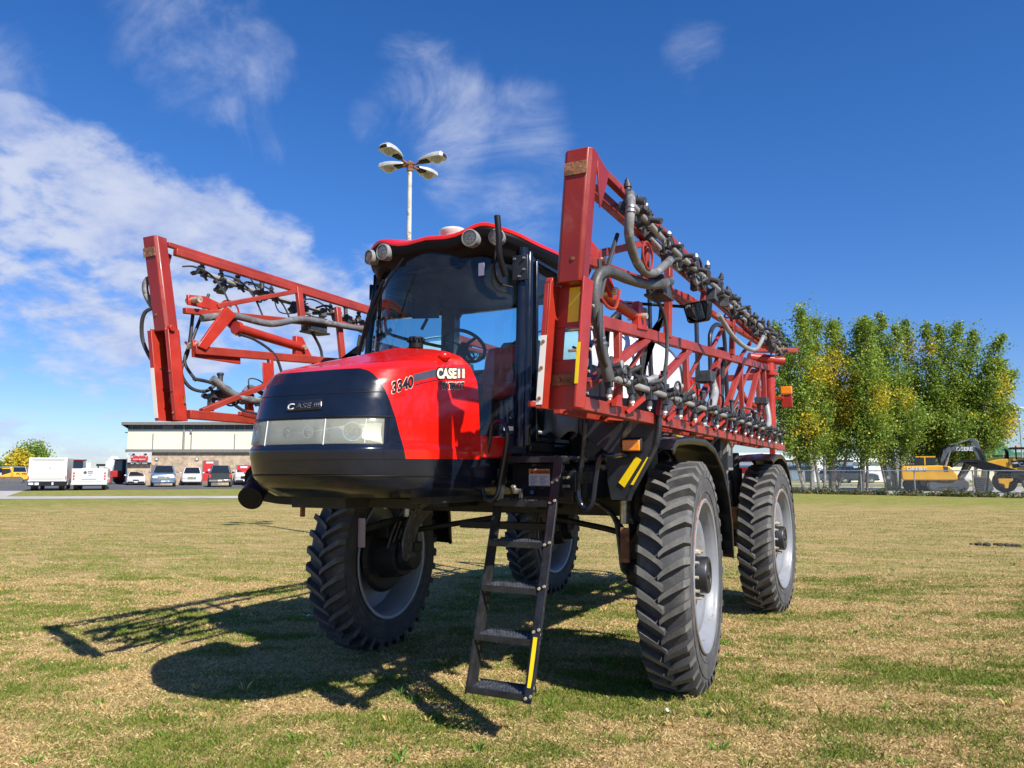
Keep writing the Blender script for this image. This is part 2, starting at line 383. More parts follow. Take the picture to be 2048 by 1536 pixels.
def surf_x(y, z):
    """x of the hood side at given y, z"""
    lo, hi = 3., 10.
    for _ in range(24):
        m = (lo+hi)/2; w, f, zf, zr = lev(m); zz = zf+(zr-zf)*(y-f)/(-1.72-f)
        if zz < z: lo = m
        else: hi = m
    w, f, zf, zr = lev(lo)
    return w if y >= YC else w*max(0, 1-((YC-y)/(YC-f))**NEX)**(1/NEX)
BT = [(2, 68.5), (3, 68.5), (4, 67.5), (5, 67), (5.5, 64), (6, 61.5), (6.5, 58.5), (7, 55.5), (7.5, 51.5), (8, 46), (8.25, 43.5), (8.5, 40.5), (8.75, 36.5), (9.0, 28.5), (9.06, 15)]
def amax(t): return float(np.interp(t, [q[0] for q in BT], [q[1] for q in BT]))
def ttop(a): return float(np.interp(-abs(a), [-q[1] for q in BT], [q[0] for q in BT]))
h = MB()
for s in (1, -1):
    h.grid(lambda p, q, s=s: H(3+q*5.6, s*((amax(3+q*5.6)-3)+p*(193-amax(3+q*5.6)))), 64, 28)
h.grid(lambda p, q: H(8.6+q*4.4, -190+p*380), 96, 24)
hood = h.build('hood', 'red', SP, ang=50, split=False)
b = MB(); b.grid(lambda p, q: H(q*3, -190+p*380, 0, -1.0), 96, 8); b.grid(lambda p, q: H(2.98+q*2.04, -67+p*134, .003), 60, 6)
b.add([H(0, -190+i/60*380, 0, -1.0) for i in range(61)], [tuple(range(61))])
bump = b.build('bumper', 'gloss', SP, ang=50, split=False)
g = MB(); g.tube([H(2.0, -66+i*4.6, .0015) for i in range(37)], .004, 6, 1); g.build('seam', 'flat', bump)
fp = MB()
fp.grid(lambda p, q: H(6.02+q*(ttop((p-.5)*123)-6.02), (p-.5)*123, .004), 72, 26)
for s in (1, -1): fp.grid(lambda p, q, s=s: H(2.98+q*3.06, s*(53.6+p*(amax(2.98+q*3.06)-53.6)), .0045), 10, 14)
grille = fp.build('front_panel', 'gloss', SP, ang=60, split=False)
g = MB(); g.tube([H(7.35, -52+i*2.6, .0045) for i in range(41)], .003, 6, 1); g.tube([H(6.1, -59+i*2.95, .0045) for i in range(41)], .004, 6, 1); g.build('seam', 'flat', grille)
def outside(P):
    x, y, z = P
    if y >= YC: return abs(x) > .62
    lo, hi = 0., 13.
    for _ in range(22):
        m = (lo+hi)/2; w, f, zf, zr = lev(m)
        if zf+(zr-zf)*(y-f)/(-1.72-f) < z: lo = m
        else: hi = m
    w, f, zf, zr = lev(lo); k = (YC-y)/(YC-f)
    return k >= 1 or abs(x) > w*(1-k**3)**(1/3)
def hitf(u, v, off):
    D = ray(u, v); lo, hi = 2.5, 5.6
    for _ in range(30):
        m = (lo+hi)/2
        if outside(CAM+m*D): lo = m
        else: hi = m
    P = CAM+hi*D; return (P[0], P[1]-off, P[2]+off*.3)
def badge(body, u0, v0, u1, v1, hpx, mt, off, bold, sh=.25):
    w = text(body, 1., Matrix.Identity(4), mt, grille, ex=0, off=bold, shear=sh); import bmesh
    bm = bmesh.new(); bm.from_mesh(w.data); bmesh.ops.triangulate(bm, faces=bm.faces); bm.to_mesh(w.data); bm.free()
    xs_ = [v.co.x for v in w.data.vertices]; x0, x1 = min(xs_), max(xs_)
    for q_ in w.data.vertices:
        q = (q_.co.x-x0)/(x1-x0); q_.co = hitf(u0+(u1-u0)*q, v0+(v1-v0)*q-q_.co.y*hpx/.72, off)
    so_ = w.modifiers.new('solid', 'SOLIDIFY'); so_.thickness = .003; so_.offset = 0; return w
g = MB()
def BP(p, q): return hitf(575+70*p, 824-4.5*p-q*21+(2 if 0 else 0), .0075)
g.grid(BP, 10, 3); g.build('badge_plate', 'decalblack', grille, solid=.004)
badge('C', 577.5, 821, 592, 820, 12, 'labelwhite', .012, .02); badge('ASE', 592, 819, 626, 817, 10.5, 'decalgrey', .012, .02); badge('III', 629, 816.5, 642, 816, 10, 'decalgrey', .012, .01)
# headlights: a centre unit with two small lamps and a wrap-round unit at each corner
for (a0, a1, bulbs, fl_) in ((-13.6, 13.6, ((-1.7, .030), (4.7, .032)), ()), (14.2, 53.4, ((31.8, .052),), (40.5,)), (-53.4, -14.2, ((-31.8, .052),), (-40.5,))):
    L = MB(); L.grid(lambda p, q: H(5.04+q*.95, a0+p*(a1-a0), .002+.008*math.sin(math.pi*min(1, max(0, q)))**.5*min(1, 8*p*(1-p)+.15)), 30, 8)
    hl = L.build('headlight', 'lens', SP, split=False)
    r = MB(); r.grid(lambda p, q: H(5.0+q*1.04, a0-1+p*(a1-a0+2), -.045+.035*(abs(2*q-1)**2)), 30, 6); r.build('reflector', 'reflw', hl)
    for c0, rr in bulbs:
        c = H(5.5, c0, -.012); d = (H(5.5, c0, .1)-c).normalized(); k = MB()
        k.lathe(c, d, [(rr*1.18, .004), (rr*1.14, .012), (rr*1.02, .012), (rr*.93, .004), (rr*.6, -.012), (rr*.2, -.020), (.004, -.018)], 20, up=(0, 0, 1)); k.ball(c+d*.004, rr*.28, 8); k.build('bulb', 'chrome', hl, split=False)
    for c0 in fl_:
        g = MB(); g.tube([H(5.04+q*.95/6, c0, .008) for q in range(7)], .003, 6, 1); g.build('divider', 'reflw', hl)
g = MB()
for c0 in (13.9, -13.9): g.tube([H(5.0+q*1.0/6, c0, .006) for q in range(7)], .004, 6, 1)
g.build('lamp_divider', 'reflw', grille)
# lettering on the hood side, laid on to the curved skin
def hit(u, v, off=0.):
    D = ray(u, v); lo, hi = 2.5, 7.
    for _ in range(34):
        m = (lo+hi)/2; P = CAM+m*D; inside = P[1] > -2.96 and P[0] < surf_x(P[1], P[2])
        if inside: hi = m
        else: lo = m
    P = CAM+hi*D; y = P[1]; k = min(1, max(0, (YC-y)/.74))
    return (P[0]+off*(1-k**3*.6), P[1]-off*k**2, P[2])
def decal(body, u0, v0, u1, v1, hpx, mt, off, bold, xs=1, space=1.):
    w = text(body, 1., Matrix.Identity(4), mt, hood, ex=0, off=bold, space=space); import bmesh
    bm = bmesh.new(); bm.from_mesh(w.data); bmesh.ops.subdivide_edges(bm, edges=[e for e in bm.edges if e.calc_length() > .08], cuts=3); bmesh.ops.triangulate(bm, faces=bm.faces); bm.to_mesh(w.data); bm.free()
    xs_ = [v.co.x for v in w.data.vertices]; x0, x1 = min(xs_), max(xs_); hh = hpx/.72
    for v in w.data.vertices:
        q = (v.co.x-x0)/(x1-x0); v.co = hit(u0+(u1-u0)*q, v0+(v1-v0)*q-v.co.y*hh, off)
    return w
def stripe(pts, off, mt, nm='decal_stripe', sag=-4):
    m = MB(); (a, b, c, d) = [np.array(p, float) for p in pts]
    def fn(p, q): uv = (a*(1-p)+b*p)*(1-q)+(d*(1-p)+c*p)*q; return hit(uv[0], uv[1]+sag*math.sin(math.pi*p), off)
    m.grid(fn, 24, 3); return m.build(nm, mt, hood)
stripe([(828, 764), (930, 748), (928, 734), (827, 749)], .0015, 'decalgrey')
stripe([(830, 771), (929, 757), (929, 755.5), (830, 769)], .0015, 'decalblack')
decal('3340', 782.5, 787.5, 826.5, 774, 24, 'decalwhite', .0025, .045)
decal('3340', 783.5, 786.5, 825.5, 773, 22.5, 'decalblack', .0062, .03)
decal('CASE', 871, 756.5, 913, 757, 22, 'decalblack', .0030, .07)
decal('CASE', 872.5, 756, 911.5, 756, 19.5, 'decalwhite', .0068, .045)
decal('I', 914, 756, 918.5, 756, 19, 'decalwhite', .0068, .01); decal('I', 923, 756, 927.5, 756, 19, 'decalwhite', .0068, .01)
decal('i', 918.5, 756, 922.5, 756, 21, 'boomred2', .0085, .01)
decal('PATRIOT', 883, 778.5, 928, 777.5, 14, 'decalwhite', .0035, .075)
decal('PATRIOT', 883.5, 778, 927.5, 777, 13, 'decalblack', .0064, .02)
# knob-like bulge and filler cap on the hood
fc = MB(); c = at(832, 690, x=0.02); fc.cyl((c[0], c[1], c[2]-.03), (c[0], c[1], c[2]+.045), .055, .055, 24); fc.cyl((c[0], c[1], c[2]+.045), (c[0], c[1], c[2]+.06), .062, .055, 24)
for i in range(12):
    a = i*math.pi/6; fc.box((c[0]+.062*math.cos(a), c[1]+.062*math.sin(a), c[2]+.035), (.014, .014, .03))
fc.build('filler_cap', 'flat', SP, bevel=.003)
bl = MB(); p = at(893, 712, x=.56); bl.ball((p[0]-.015, p[1], p[2]), .045, 16, (.9, 1.1, .75)); bl.build('latch_bulge', 'red', hood)
# red sill below the cab glass
si = MB(); si.bx(.50, .635, -1.72, -1.26, 1.84, 2.0); si.bx(-.635, -.50, -1.72, -1.26, 1.84, 2.0); si.build('sill_panel', 'red', SP, bevel=.01)

# ---- cab
def ws(x): return -1.60+.34*(abs(x)/.76)**2.2
def glass_sheet(name, fn, nu=12, nv=4, mt='glass', parent=None): m = MB(); m.grid(fn, nu, nv); return m.build(name, mt, parent or SP)
glass_sheet('windshield', lambda p, q: ((p*2-1)*(.755-.03*q), ws((p*2-1)*.76)+.10*q, 2.0+1.48*q), 30, 8)
cf = MB()
for s in (1, -1):
    cf.tube([(s*.775, -1.30, 1.93), (s*.765, -1.24, 2.9), (s*.735, -1.16, 3.5)], .034, 8, 3)
    cf.bar((s*.74, .02, 1.95), (s*.70, .02, 3.45), .085, .12, (0, 1, 0)); cf.bar((s*.76, -1.25, 1.93), (s*.76, .05, 1.93), .06, .08)
    cf.bar((s*.72, -1.2, 3.42), (s*.72, .05, 3.42), .08, .10)
cf.bar((-.74, .05, 2.0), (.74, .05, 2.0), .06, .18); cf.bar((-.74, .05, 3.36), (.74, .05, 3.36), .06, .10)
for s in (1, -1): cf.prism([(s*.70, .02, 3.36), (s*.70, .02, 3.18), (s*.62, .02, 3.30), (s*.56, .02, 3.36)], (0, .03, 0))
cf.grid(lambda p, q: ((p*2-1)*.76, ws((p*2-1)*.76)-.01+.02*q, 1.88+.13*q), 30, 1)
cab = cf.build('cab_frame', 'gloss', SP, bevel=.008, split=False)
for s in (1, -1):
    glass_sheet('side_window', lambda p, q, s=s: (s*(.765-.03*q), -1.24+1.24*p, 1.98+1.46*q), 2, 2, 'glass')
glass_sheet('rear_window', lambda p, q: ((p*2-1)*.70, .05, 2.1+1.26*q), 2, 2, 'rearglass')
fl = MB(); fl.bx(-.72, .72, -1.25, .04, 1.86, 1.96); fl.add([(x, ws(x)+.02, 1.9) for x in np.linspace(-.74, .74, 15)], [tuple(range(15))]); fl.build('cab_floor', 'interior', SP)
# door with its own frame, handle and hinge post
d = MB(); P = [(.782, -1.17, 1.985), (.782, -.42, 1.985), (.782, -.34, 2.06), (.775, -.10, 2.75), (.757, -.06, 3.38), (.757, -1.10, 3.40)]
for i in range(len(P)): d.bar(P[i], P[(i+1) % len(P)], .032, .05, (1, 0, 0))
door = d.build('door', 'gloss', SP, bevel=.006)
dh = MB(); dh.tube([(.80, -.52, 2.45), (.845, -.50, 2.5), (.845, -.47, 2.75), (.80, -.46, 2.8)], .012); dh.build('handle', 'flat', door)
lb = MB(); lb.bx(.792, .7935, -1.14, -1.0, 2.03, 2.055); lb.build('door_label', 'labelwhite', door)
lb = MB(); lb.box((.70, -1.44, 2.06), (.07, .003, .03), Matrix.Rotation(.6, 3, 'Z')); lb.build('glass_label', 'labelwhite', SP)
po = MB(); po.cyl((.725, -1.31, 1.93), (.725, -1.25, 3.47), .043, .043, 24); po.build('hinge_post', 'gloss', SP)
bk = MB(); bk.box((.735, -1.315, 3.30), (.13, .02, .20), Matrix.Rotation(.1, 3, 'Z')); bk.build('clamp_plate', 'black', SP, bevel=.006)
bb = MB()
for a, e in ((-.04, .07), (.04, .07), (.0, -.07), (.04, -.02)): bb.cyl((.735+a, -1.322, 3.30+e), (.735+a, -1.345, 3.30+e), .010, .008, 10)
bb.build('bolt', 'steel', SP)
an = MB(); an.tube([(.66, -1.42, 3.22), (.655, -1.50, 3.36), (.665, -1.53, 3.50), (.655, -1.54, 3.66)], .024, 10, 4); an.tube([(.60, -1.45, 3.45), (.585, -1.46, 3.30), (.60, -1.42, 3.18), (.68, -1.34, 3.15)], .009, 6, 4); an.build('antenna', 'flat', SP)
# roof
def rim(th):
    c, s = math.cos(th), math.sin(th); e = 2/3.6
    return (.815*math.copysign(abs(c)**e, c), -.66+.87*math.copysign(abs(s)**e, s))
def zr(x, y): 
    fr = max(0, min(1, (-y-.75)/.55)); return 3.545+.075*math.exp(-((abs(x)-.50)/.16)**2)*fr+.02*math.exp(-(x/.12)**2)*fr - .02*(1-fr) - .05*max(0, (abs(x)-.68)/.13)**2*fr
RR = [(.985, -.006), (1.0, .002), (1.003, .018), (.985, .034), (.93, .048), (.80, .065), (.55, .09), (.3, .105), (.12, .11), (0, .11)]
def roofpt(p, q, tab):
    i = min(int(q*(len(tab)-1)), len(tab)-2); k = q*(len(tab)-1)-i; r = tab[i][0]*(1-k)+tab[i+1][0]*k; dz = tab[i][1]*(1-k)+tab[i+1][1]*k
    x, y = rim(p*2*math.pi); z0 = zr(x, y); zc = 3.60
    return (x*r, -.66+(y+.66)*r, z0*r**1.5+zc*(1-r**1.5)+dz)
ro = MB(); ro.grid(lambda p, q: roofpt(p, q, RR), 96, 36); roof = ro.build('roof', 'red', SP, ang=50)
VV = [(.992, .0), (1.0, -.02), (.985, -.07), (.95, -.115), (.93, -.17), (.90, -.205), (.82, -.205), (0, -.19)]
vi = MB(); vi.grid(lambda p, q: roofpt(p, q, VV), 96, 28); vis = vi.build('roof_visor', 'visor', SP, ang=50)
li = MB(); li.bx(-.69, .69, -1.25, .0, 3.34, 3.38); li.build('headliner', 'liner', SP)
for x, r, kind in ((.41, .060, 'led'), (-.41, .060, 'led'), (.60, .056, 'amb'), (-.60, .056, 'amb')):
    yf = rim(math.atan2(-1, 0.0))[1]; y0 = -.66-.87*(max(0, 1-(abs(x)/.815)**3.6))**(1/3.6); dirn = Vector((x*.55 if kind == 'amb' else x*.3, -1, -.05)).normalized()
    c = Vector((x, y0+.0, 3.525)) + dirn*.02
    k = MB(); k.lathe(c, dirn, [(r*1.1, -.06), (r*1.14, .004), (r*1.12, .016), (r*1.0, .018), (r*.98, .004)], 28); wl = k.build('roof_light', 'grey', SP)
    k = MB(); k.lathe(c, dirn, [(r*.98, .003), (r*.7, -.012), (r*.3, -.02), (.002, -.022)], 24); k.build('reflector', 'reflw', wl)
    if kind == 'led':
        k = MB(); _, sx, ux = frame_of(dirn)
        for i, j in ((0, 0), (1, 0), (-1, 0), (0, 1), (0, -1), (.75, .75), (-.75, .75), (.75, -.75), (-.75, -.75)): k.ball(c+sx*(i*.03)+ux*(j*.03)+dirn*.0, .013, 8)
        k.build('diode', 'labelwhite', wl)
    else: k = MB(); k.cyl(c-dirn*.02, c+dirn*.008, .022, .018, 12); k.build('bulb', 'amber', wl)
    k = MB(); k.lathe(c, dirn, [(r*.98, .010), (r*.6, .018), (.002, .021)], 24); k.build('lens', 'lamplens', wl)
gp = MB(); gp.lathe((0, -1.12, 3.69), (0, 0, 1), [(.095, -.02), (.10, .0), (.105, .02), (.115, .035), (.118, .055), (.10, .075), (.05, .085), (.001, .087)], 32); gp.build('receiver_dome', 'white', SP)
wp = MB(); wp.tube([(-.16, -1.60, 3.42), (-.36, -1.60, 3.18), (-.60, -1.52, 2.82)], .010, 6, 4); wp.tube([(-.33, -1.62, 3.26), (-.50, -1.585, 3.02), (-.68, -1.48, 2.70)], .014, 6, 4); wp.build('wiper', 'flat', SP)
# cab inside
def qseat(x0, y0):
    m = MB()
    m.grid(lambda p, q: (x0+(p-.5)*.50*(1-.2*q**3), y0+.16*q-.05*math.cos((p-.5)*2.6)*1.0-.02*math.sin(q*9), 2.40+.44*q), 14, 14)
    st = m.build('seat', 'seat', SP, solid=.11, sub=1)
    m = MB(); m.grid(lambda p, q: (x0+(p-.5)*.52, y0-.50+.5*q, 2.41+.03*abs(p-.5)*2-.05*(1-q)**4), 12, 8); m.build('cushion', 'seat', st, solid=.12, sub=1)
    m = MB(); m.grid(lambda p, q: (x0-.05+(p-.5)*.60*(1-.35*q**3), y0+.25+.18*q, 2.32+.64*q), 12, 12); m.build('seat_shell', 'seatgrey', st, solid=.06, sub=1)
    m = MB(); m.bx(x0-.22, x0+.22, y0-.42, y0+.1, 1.96, 2.33); m.build('seat_base', 'interior', st, bevel=.02)
    for s in (1, -1): m = MB(); m.box((x0+s*.32, y0-.22, 2.60), (.09, .40, .06)); m.build('armrest', 'seatgrey', st, bevel=.02)
qseat(.16, -.50)
sw = MB(); cw = Vector((.0, -.93, 2.80)); nw = Vector((0, .62, .78)).normalized(); _, sx, ux = frame_of(nw)
ringp = [cw+sx*(.185*math.cos(a))+ux*(.185*math.sin(a)) for a in np.linspace(0, 2*math.pi, 33)]; sw.tube(ringp, .015, 8, 1, caps=False)
for a in (0.5, 2.6, 4.7): sw.bar(cw, cw+sx*(.18*math.cos(a))+ux*(.18*math.sin(a)), .03, .012)
sw.cyl(cw-nw*.03, cw+nw*.01, .05, .04, 16); sw.tube([cw-nw*.02, cw-nw*.25+Vector((0, 0, -.1)), (0, -1.15, 2.1)], .045, 10, 3)
sw.build('steering_wheel', 'interior', SP)
mo = MB(); mo.box((-.40, -.93, 3.17), (.24, .05, .18), Matrix.Rotation(.35, 3, 'Z')); mo.tube([(-.40, -.9, 3.08), (-.44, -.93, 2.98)], .015); mo.build('monitor', 'interior', SP, bevel=.01)
mo = MB(); mo.tube([(-.72, -1.1, 3.36), (-.72, -1.08, 3.02), (-.66, -1.05, 2.93), (-.2, -1.15, 2.80), (0, -1.2, 2.75)], .014, 6, 3); mo.build('monitor_rail', 'interior', SP)
co = MB(); co.bx(.36, .66, -.75, -.05, 2.0, 2.45); co.bx(-.66, -.40, -.5, .0, 2.0, 2.35); co.bx(-.3, .3, -1.42, -1.1, 1.98, 2.45)
co.build('console', 'interior', SP, bevel=.03)
sk = MB(); sk.box((-.757, -.52, 2.98), (.004, .09, .14)); sk.build('exit_sticker', 'yellow', SP)
sk = MB(); sk.box((.45, -1.42, 3.30), (.05, .004, .10)); sk.build('glass_sticker', 'labelwhite', SP)
vm = MB(); vm.tube([(-.75, -1.18, 3.32), (-.79, -1.17, 3.32)], .02); vm.box((-.80, -1.17, 3.30), (.025, .06, .14)); vm.build('pillar_bracket', 'flat', SP, bevel=.008)

# ---- chassis
fr = MB()
for s in (1, -1):
    fr.bx(s*.36, s*.52, -2.2, -.6, 1.53, 1.62); fr.bx(s*.36, s*.52, -.6, 5.2, 1.42, 1.60); fr.bx(s*.52, s*1.02, -1.0, -.2, 1.50, 1.62)
for y in (-1.9, -.9, .35, 1.6, 3.0, 4.3, 5.1): fr.bx(-.36, .36, y-.07, y+.07, 1.54 if y < -.5 else 1.44, 1.60)
fr.bx(-.56, .56, -1.3, 4.6, 1.58, 1.66)
fr.build('chassis_frame', 'frame', SP, bevel=.008)
WX = 1.5857; WY = 3.966; ZC = .895
ax = MB()
for y in (0, WY):
    ax.bx(-1.18, 1.18, y-.09, y+.09, 1.36, 1.56)
    ax.bar((-.5, y-.14, 1.25), (.5, y-.14, 1.25), .07, .07)
    for s in (1, -1): ax.tube([(s*.3, y+.25, 1.3), (s*.8, y+.28, 1.22), (s*1.2, y+.12, 1.15)], .03, 8, 3)
ax.build('axle', 'frame', SP, bevel=.01)
for s in (1, -1):
    for y in (0, WY):
        m = MB(); m.cyl((s*1.20, y, 1.12), (s*1.20, y, 1.78), .085, .085, 20); m.cyl((s*1.20, y, 1.78), (s*1.20, y, 1.98), .055, .055, 16)
        m.bar((s*1.20, y, 1.22), (s*1.27, y, .80), .16, .15, (0, 1, 0)); m.bar((s*1.26, y, 1.05), (s*1.30, y, .72), .10, .24, (0, 1, 0))
        lg = m.build('suspension_leg', 'frame', SP, bevel=.01)
        m = MB(); m.cyl((s*1.13, y-.13, 1.30), (s*1.13, y-.13, 1.62), .05, .05, 14); m.cyl((s*1.12, y-.13, 1.62), (s*1.11, y-.13, 1.86), .028, .028, 12); m.build('damper', 'steel', lg)
        m = MB(); m.cyl((s*1.24, y, ZC), (s*1.50, y, ZC), .19, .23, 28); m.cyl((s*1.12, y, ZC), (s*1.24, y, ZC), .12, .14, 20); m.box((s*1.16, y, ZC+.10), (.16, .14, .1)); m.cyl((s*1.46, y, ZC), (s*1.50, y, ZC), .33, .37, 32); m.box((s*1.36, y+.1, ZC+.2), (.2, .3, .22)); m.box((s*1.38, y-.12, ZC+.27), (.16, .2, .16)); m.build('wheel_motor_and_shade_disc', 'frame', lg, bevel=.01, split=False)  # motor, plus a wide dark disc added to stand in for shade inside the rim
        m = MB()
        for k in range(6):
            dz = k*.012; yy = y-.10+.035*k
            m.tube([(s*.75, yy*.9+y*.1, 1.52), (s*1.02, yy-.05, 1.36-dz), (s*1.10, yy-.12, 1.12), (s*1.12, yy-.10, .92), (s*1.16, y-.05+.02*k, .86+.015*k)], .013+.002*(k % 2), 7, 4)
        m.build('hydraulic_hose', 'hose' if y == 0 else 'dhose', lg)
        m = MB(); rg = random.Random(3)
        for k in range(9):
            q = .03*k; m.tube([(s*1.18, y+.10-q, 1.35), (s*(1.24+.02*(k % 3)), y+.22-1.6*q, 1.15), (s*(1.30+.01*k), y+.16-1.4*q, 1.0-.02*k), (s*1.40, y+.08-.8*q, .93+.02*(k % 4))], .011, 6, 4)
        m.build('brake_hose', 'hose' if y == 0 else 'dhose', lg)
        m = MB(); m.bar((s*1.19, y-.02, 1.30), (s*1.29, y-.60, 1.20), .05, .05); m.build('guard_arm', 'frame', lg)
        m = MB(); m.box((s*1.30, y-.62, 1.17), (.075, .02, .27))
        m.build('guard_plate', 'rust' if not (s == -1 and y == 0) else 'tag', lg, bevel=.003)
# ---- wheels
def tyre_mesh():
    m = MB(); prof = [(.595, -.165), (.63, -.178), (.70, -.195), (.78, -.201), (.835, -.190), (.860, -.165), (.870, -.10), (.874, 0), (.870, .10), (.860, .165), (.835, .190), (.78, .201), (.70, .195), (.63, .178), (.595, .165)]
    m.lathe((0, 0, 0), (1, 0, 0), prof, 96, up=(0, 0, 1))
    NL = 36
    for side in (1, -1):
        for k in range(NL):
            th0 = 2*math.pi*(k+(.5 if side > 0 else 0))/NL; V = []; ns = 7
            for i in range(ns+1):
                q = i/ns; x = side*(-.015+.215*q)
                th = th0 - .155*(q**.80); ro_ = .938-.012*q*q; rb = .850
                if q > .93: x = side*.203; ro_ = .905
                wd = (.0195+.010*q)/.93
                if i == ns: ro_ = .86; rb = .80; x = side*.205
                for r, w2 in ((rb, wd*1.25), (ro_, wd*.95), (ro_, -wd*.95), (rb, -wd*1.25)):
                    xx = x if not (i == ns and r == rb) else side*.196
                    V.append((xx, r*math.cos(th+w2), r*math.sin(th+w2)))
            F = [(0, 1, 2, 3), (ns*4+3, ns*4+2, ns*4+1, ns*4)]; T = []
            for i in range(ns):
                a = i*4
                for j in range(3): (T if j == 1 else F).append((a+j, a+j+1, a+5+j, a+4+j))
            o_ = len(m.v); m.mi(0).add(V, F); m.f += [tuple(q+o_ for q in f) for f in T]; m.m += [1]*len(T)
    return m
TY = None; RM = None
def make_wheel(x, y, steer, mt):
    global TY, RM
    s = 1 if x > 0 else -1
    hub = MB(); hub.lathe((0, 0, 0), (1, 0, 0), [(.235, .03), (.235, .082), (.15, .086), (.15, .195), (.14, .21), (.11, .21), (.105, .20), (.03, .20), (.028, .212), (.001, .212)], 32)
    w = hub.build('wheel', 'black', SP, label=None, bevel=.004)
    if TY is None: TY = tyre_mesh().build('tyre', ['rubber', 'lugtop'], w, ang=32, split=False)
    else:
        t = TY.copy(); COL.objects.link(t); t.parent = w
    if RM is None:
        r = MB()
        r.lathe((0, 0, 0), (1, 0, 0), [(.615, .178), (.622, .190), (.612, .197), (.590, .190), (.575, .165), (.560, .150), (.553, .10), (.535, .06), (.533, -.04), (.553, -.10), (.560, -.150), (.575, -.165), (.59, -.19), (.612, -.197), (.622, -.19), (.615, -.178)], 72)
        r.lathe((0, 0, 0), (1, 0, 0), [(.553, .09), (.535, .075), (.50, .085), (.46, .115), (.42, .122), (.36, .105), (.30, .078), (.27, .072), (.235, .070), (.20, .070)], 72)
        r.lathe((0, 0, 0), (1, 0, 0), [(.553, .075), (.535, .062), (.50, .072), (.46, .10), (.42, .107), (.36, .09), (.30, .063), (.20, .055)], 72)
        RM = r
    rr = RM.build('rim', mt, w, fixn=False, split=False)
    ring = MB(); ring.lathe((0, 0, 0), (1, 0, 0), [(.6215, .1905), (.6245, .186), (.6245, .178), (.620, .176)], 72); ring.build('rust_ring', 'rust', w, split=False)
    sw_ = MB()
    for sg in (1, -1):
        for r_, x_ in ((.685, .1925), (.80, .1995)): sw_.lathe((0, 0, 0), (1, 0, 0), [(r_-.006, sg*(x_-.002)), (r_-.003, sg*(x_+.004)), (r_+.003, sg*(x_+.004)), (r_+.006, sg*(x_-.002))], 72)
    sw_.build('sidewall_rib', 'rubber', w, split=False)
    vs = MB(); vs.cyl((.10, 0, -.545), (.16, 0, -.520), .006, .005, 8); vs.build('valve_stem', 'bolt', w)
    bo = MB()
    for k in range(10):
        a = 2*math.pi*k/10; c = (0, .19*math.cos(a), .19*math.sin(a)); bo.cyl((.08, c[1], c[2]), (.12, c[1], c[2]), .024, .024, 6); bo.cyl((.12, c[1], c[2]), (.155, c[1], c[2]), .014, .013, 8)
    bo.build('wheel_nut', 'bolt', w)
    w.location = (x, y, ZC); w.rotation_euler = (0, 0, steer if s > 0 else steer)
    if s < 0:   # outer side of the rim faces away from the machine
        for ch in [q for q in COL.objects if q.parent == w and not q.name.startswith('tyre')]: ch.scale = (-1, 1, 1)
        w_me = w.data
        for v in w_me.vertices: v.co.x = -v.co.x
        w_me.flip_normals()
    return w
make_wheel(WX, 0, .0876, 'rimwhite'); make_wheel(-WX, 0, .0724, 'rimsilver'); make_wheel(WX, WY, -.0213, 'rimwhite'); make_wheel(-WX, WY, .0084, 'rimsilver')
# ---- fenders
def fender(s, y0, pr, x0=1.36, x1=1.775):
    m = MB(); n = len(pr)
    def fn(p, q):
        k = q*(n-1); i = min(int(k), n-2); f = k-i; f = f*f*(3-2*f)*.3+f*.7; y = pr[i][0]*(1-f)+pr[i+1][0]*f; z = pr[i][1]*(1-f)+pr[i+1][1]*f
        dx = x0+(x1-x0)*min(1, max(0, (p-.08)/.84)); dr = -.05 if p < .04 or p > .96 else 0
        cy = .1; L = math.hypot(y-cy, z-.9); return (s*dx, y0+y+(cy-y)/L*(-dr), z+(.9-z)/L*(-dr)+.012*math.sin(math.pi*p))
    m.grid(fn, 25, 30); f = m.build('fender', 'fender', SP, solid=.008)
    m = MB(); m.bar((s*1.22, y0+.02, 1.93), (s*1.55, y0+.02, 1.955), .05, .03); m.bar((s*1.22, y0+.02, 1.70), (s*1.22, y0+.02, 1.95), .05, .05, (0, 1, 0)); m.build('fender_bracket', 'frame', f)
PF = [(-.92, 1.90), (-.80, 1.975), (-.4, 2.005), (.1, 2.005), (.42, 1.94), (.72, 1.77), (.93, 1.52), (1.03, 1.25), (1.06, .93)]
PR = [(-.62, 1.86), (-.5, 1.90), (-.2, 1.945), (.1, 1.95), (.40, 1.89), (.68, 1.74), (.88, 1.50), (.97, 1.25), (.99, 1.06)]
for s in (1, -1): fender(s, 0, PF); fender(s, WY, PR)
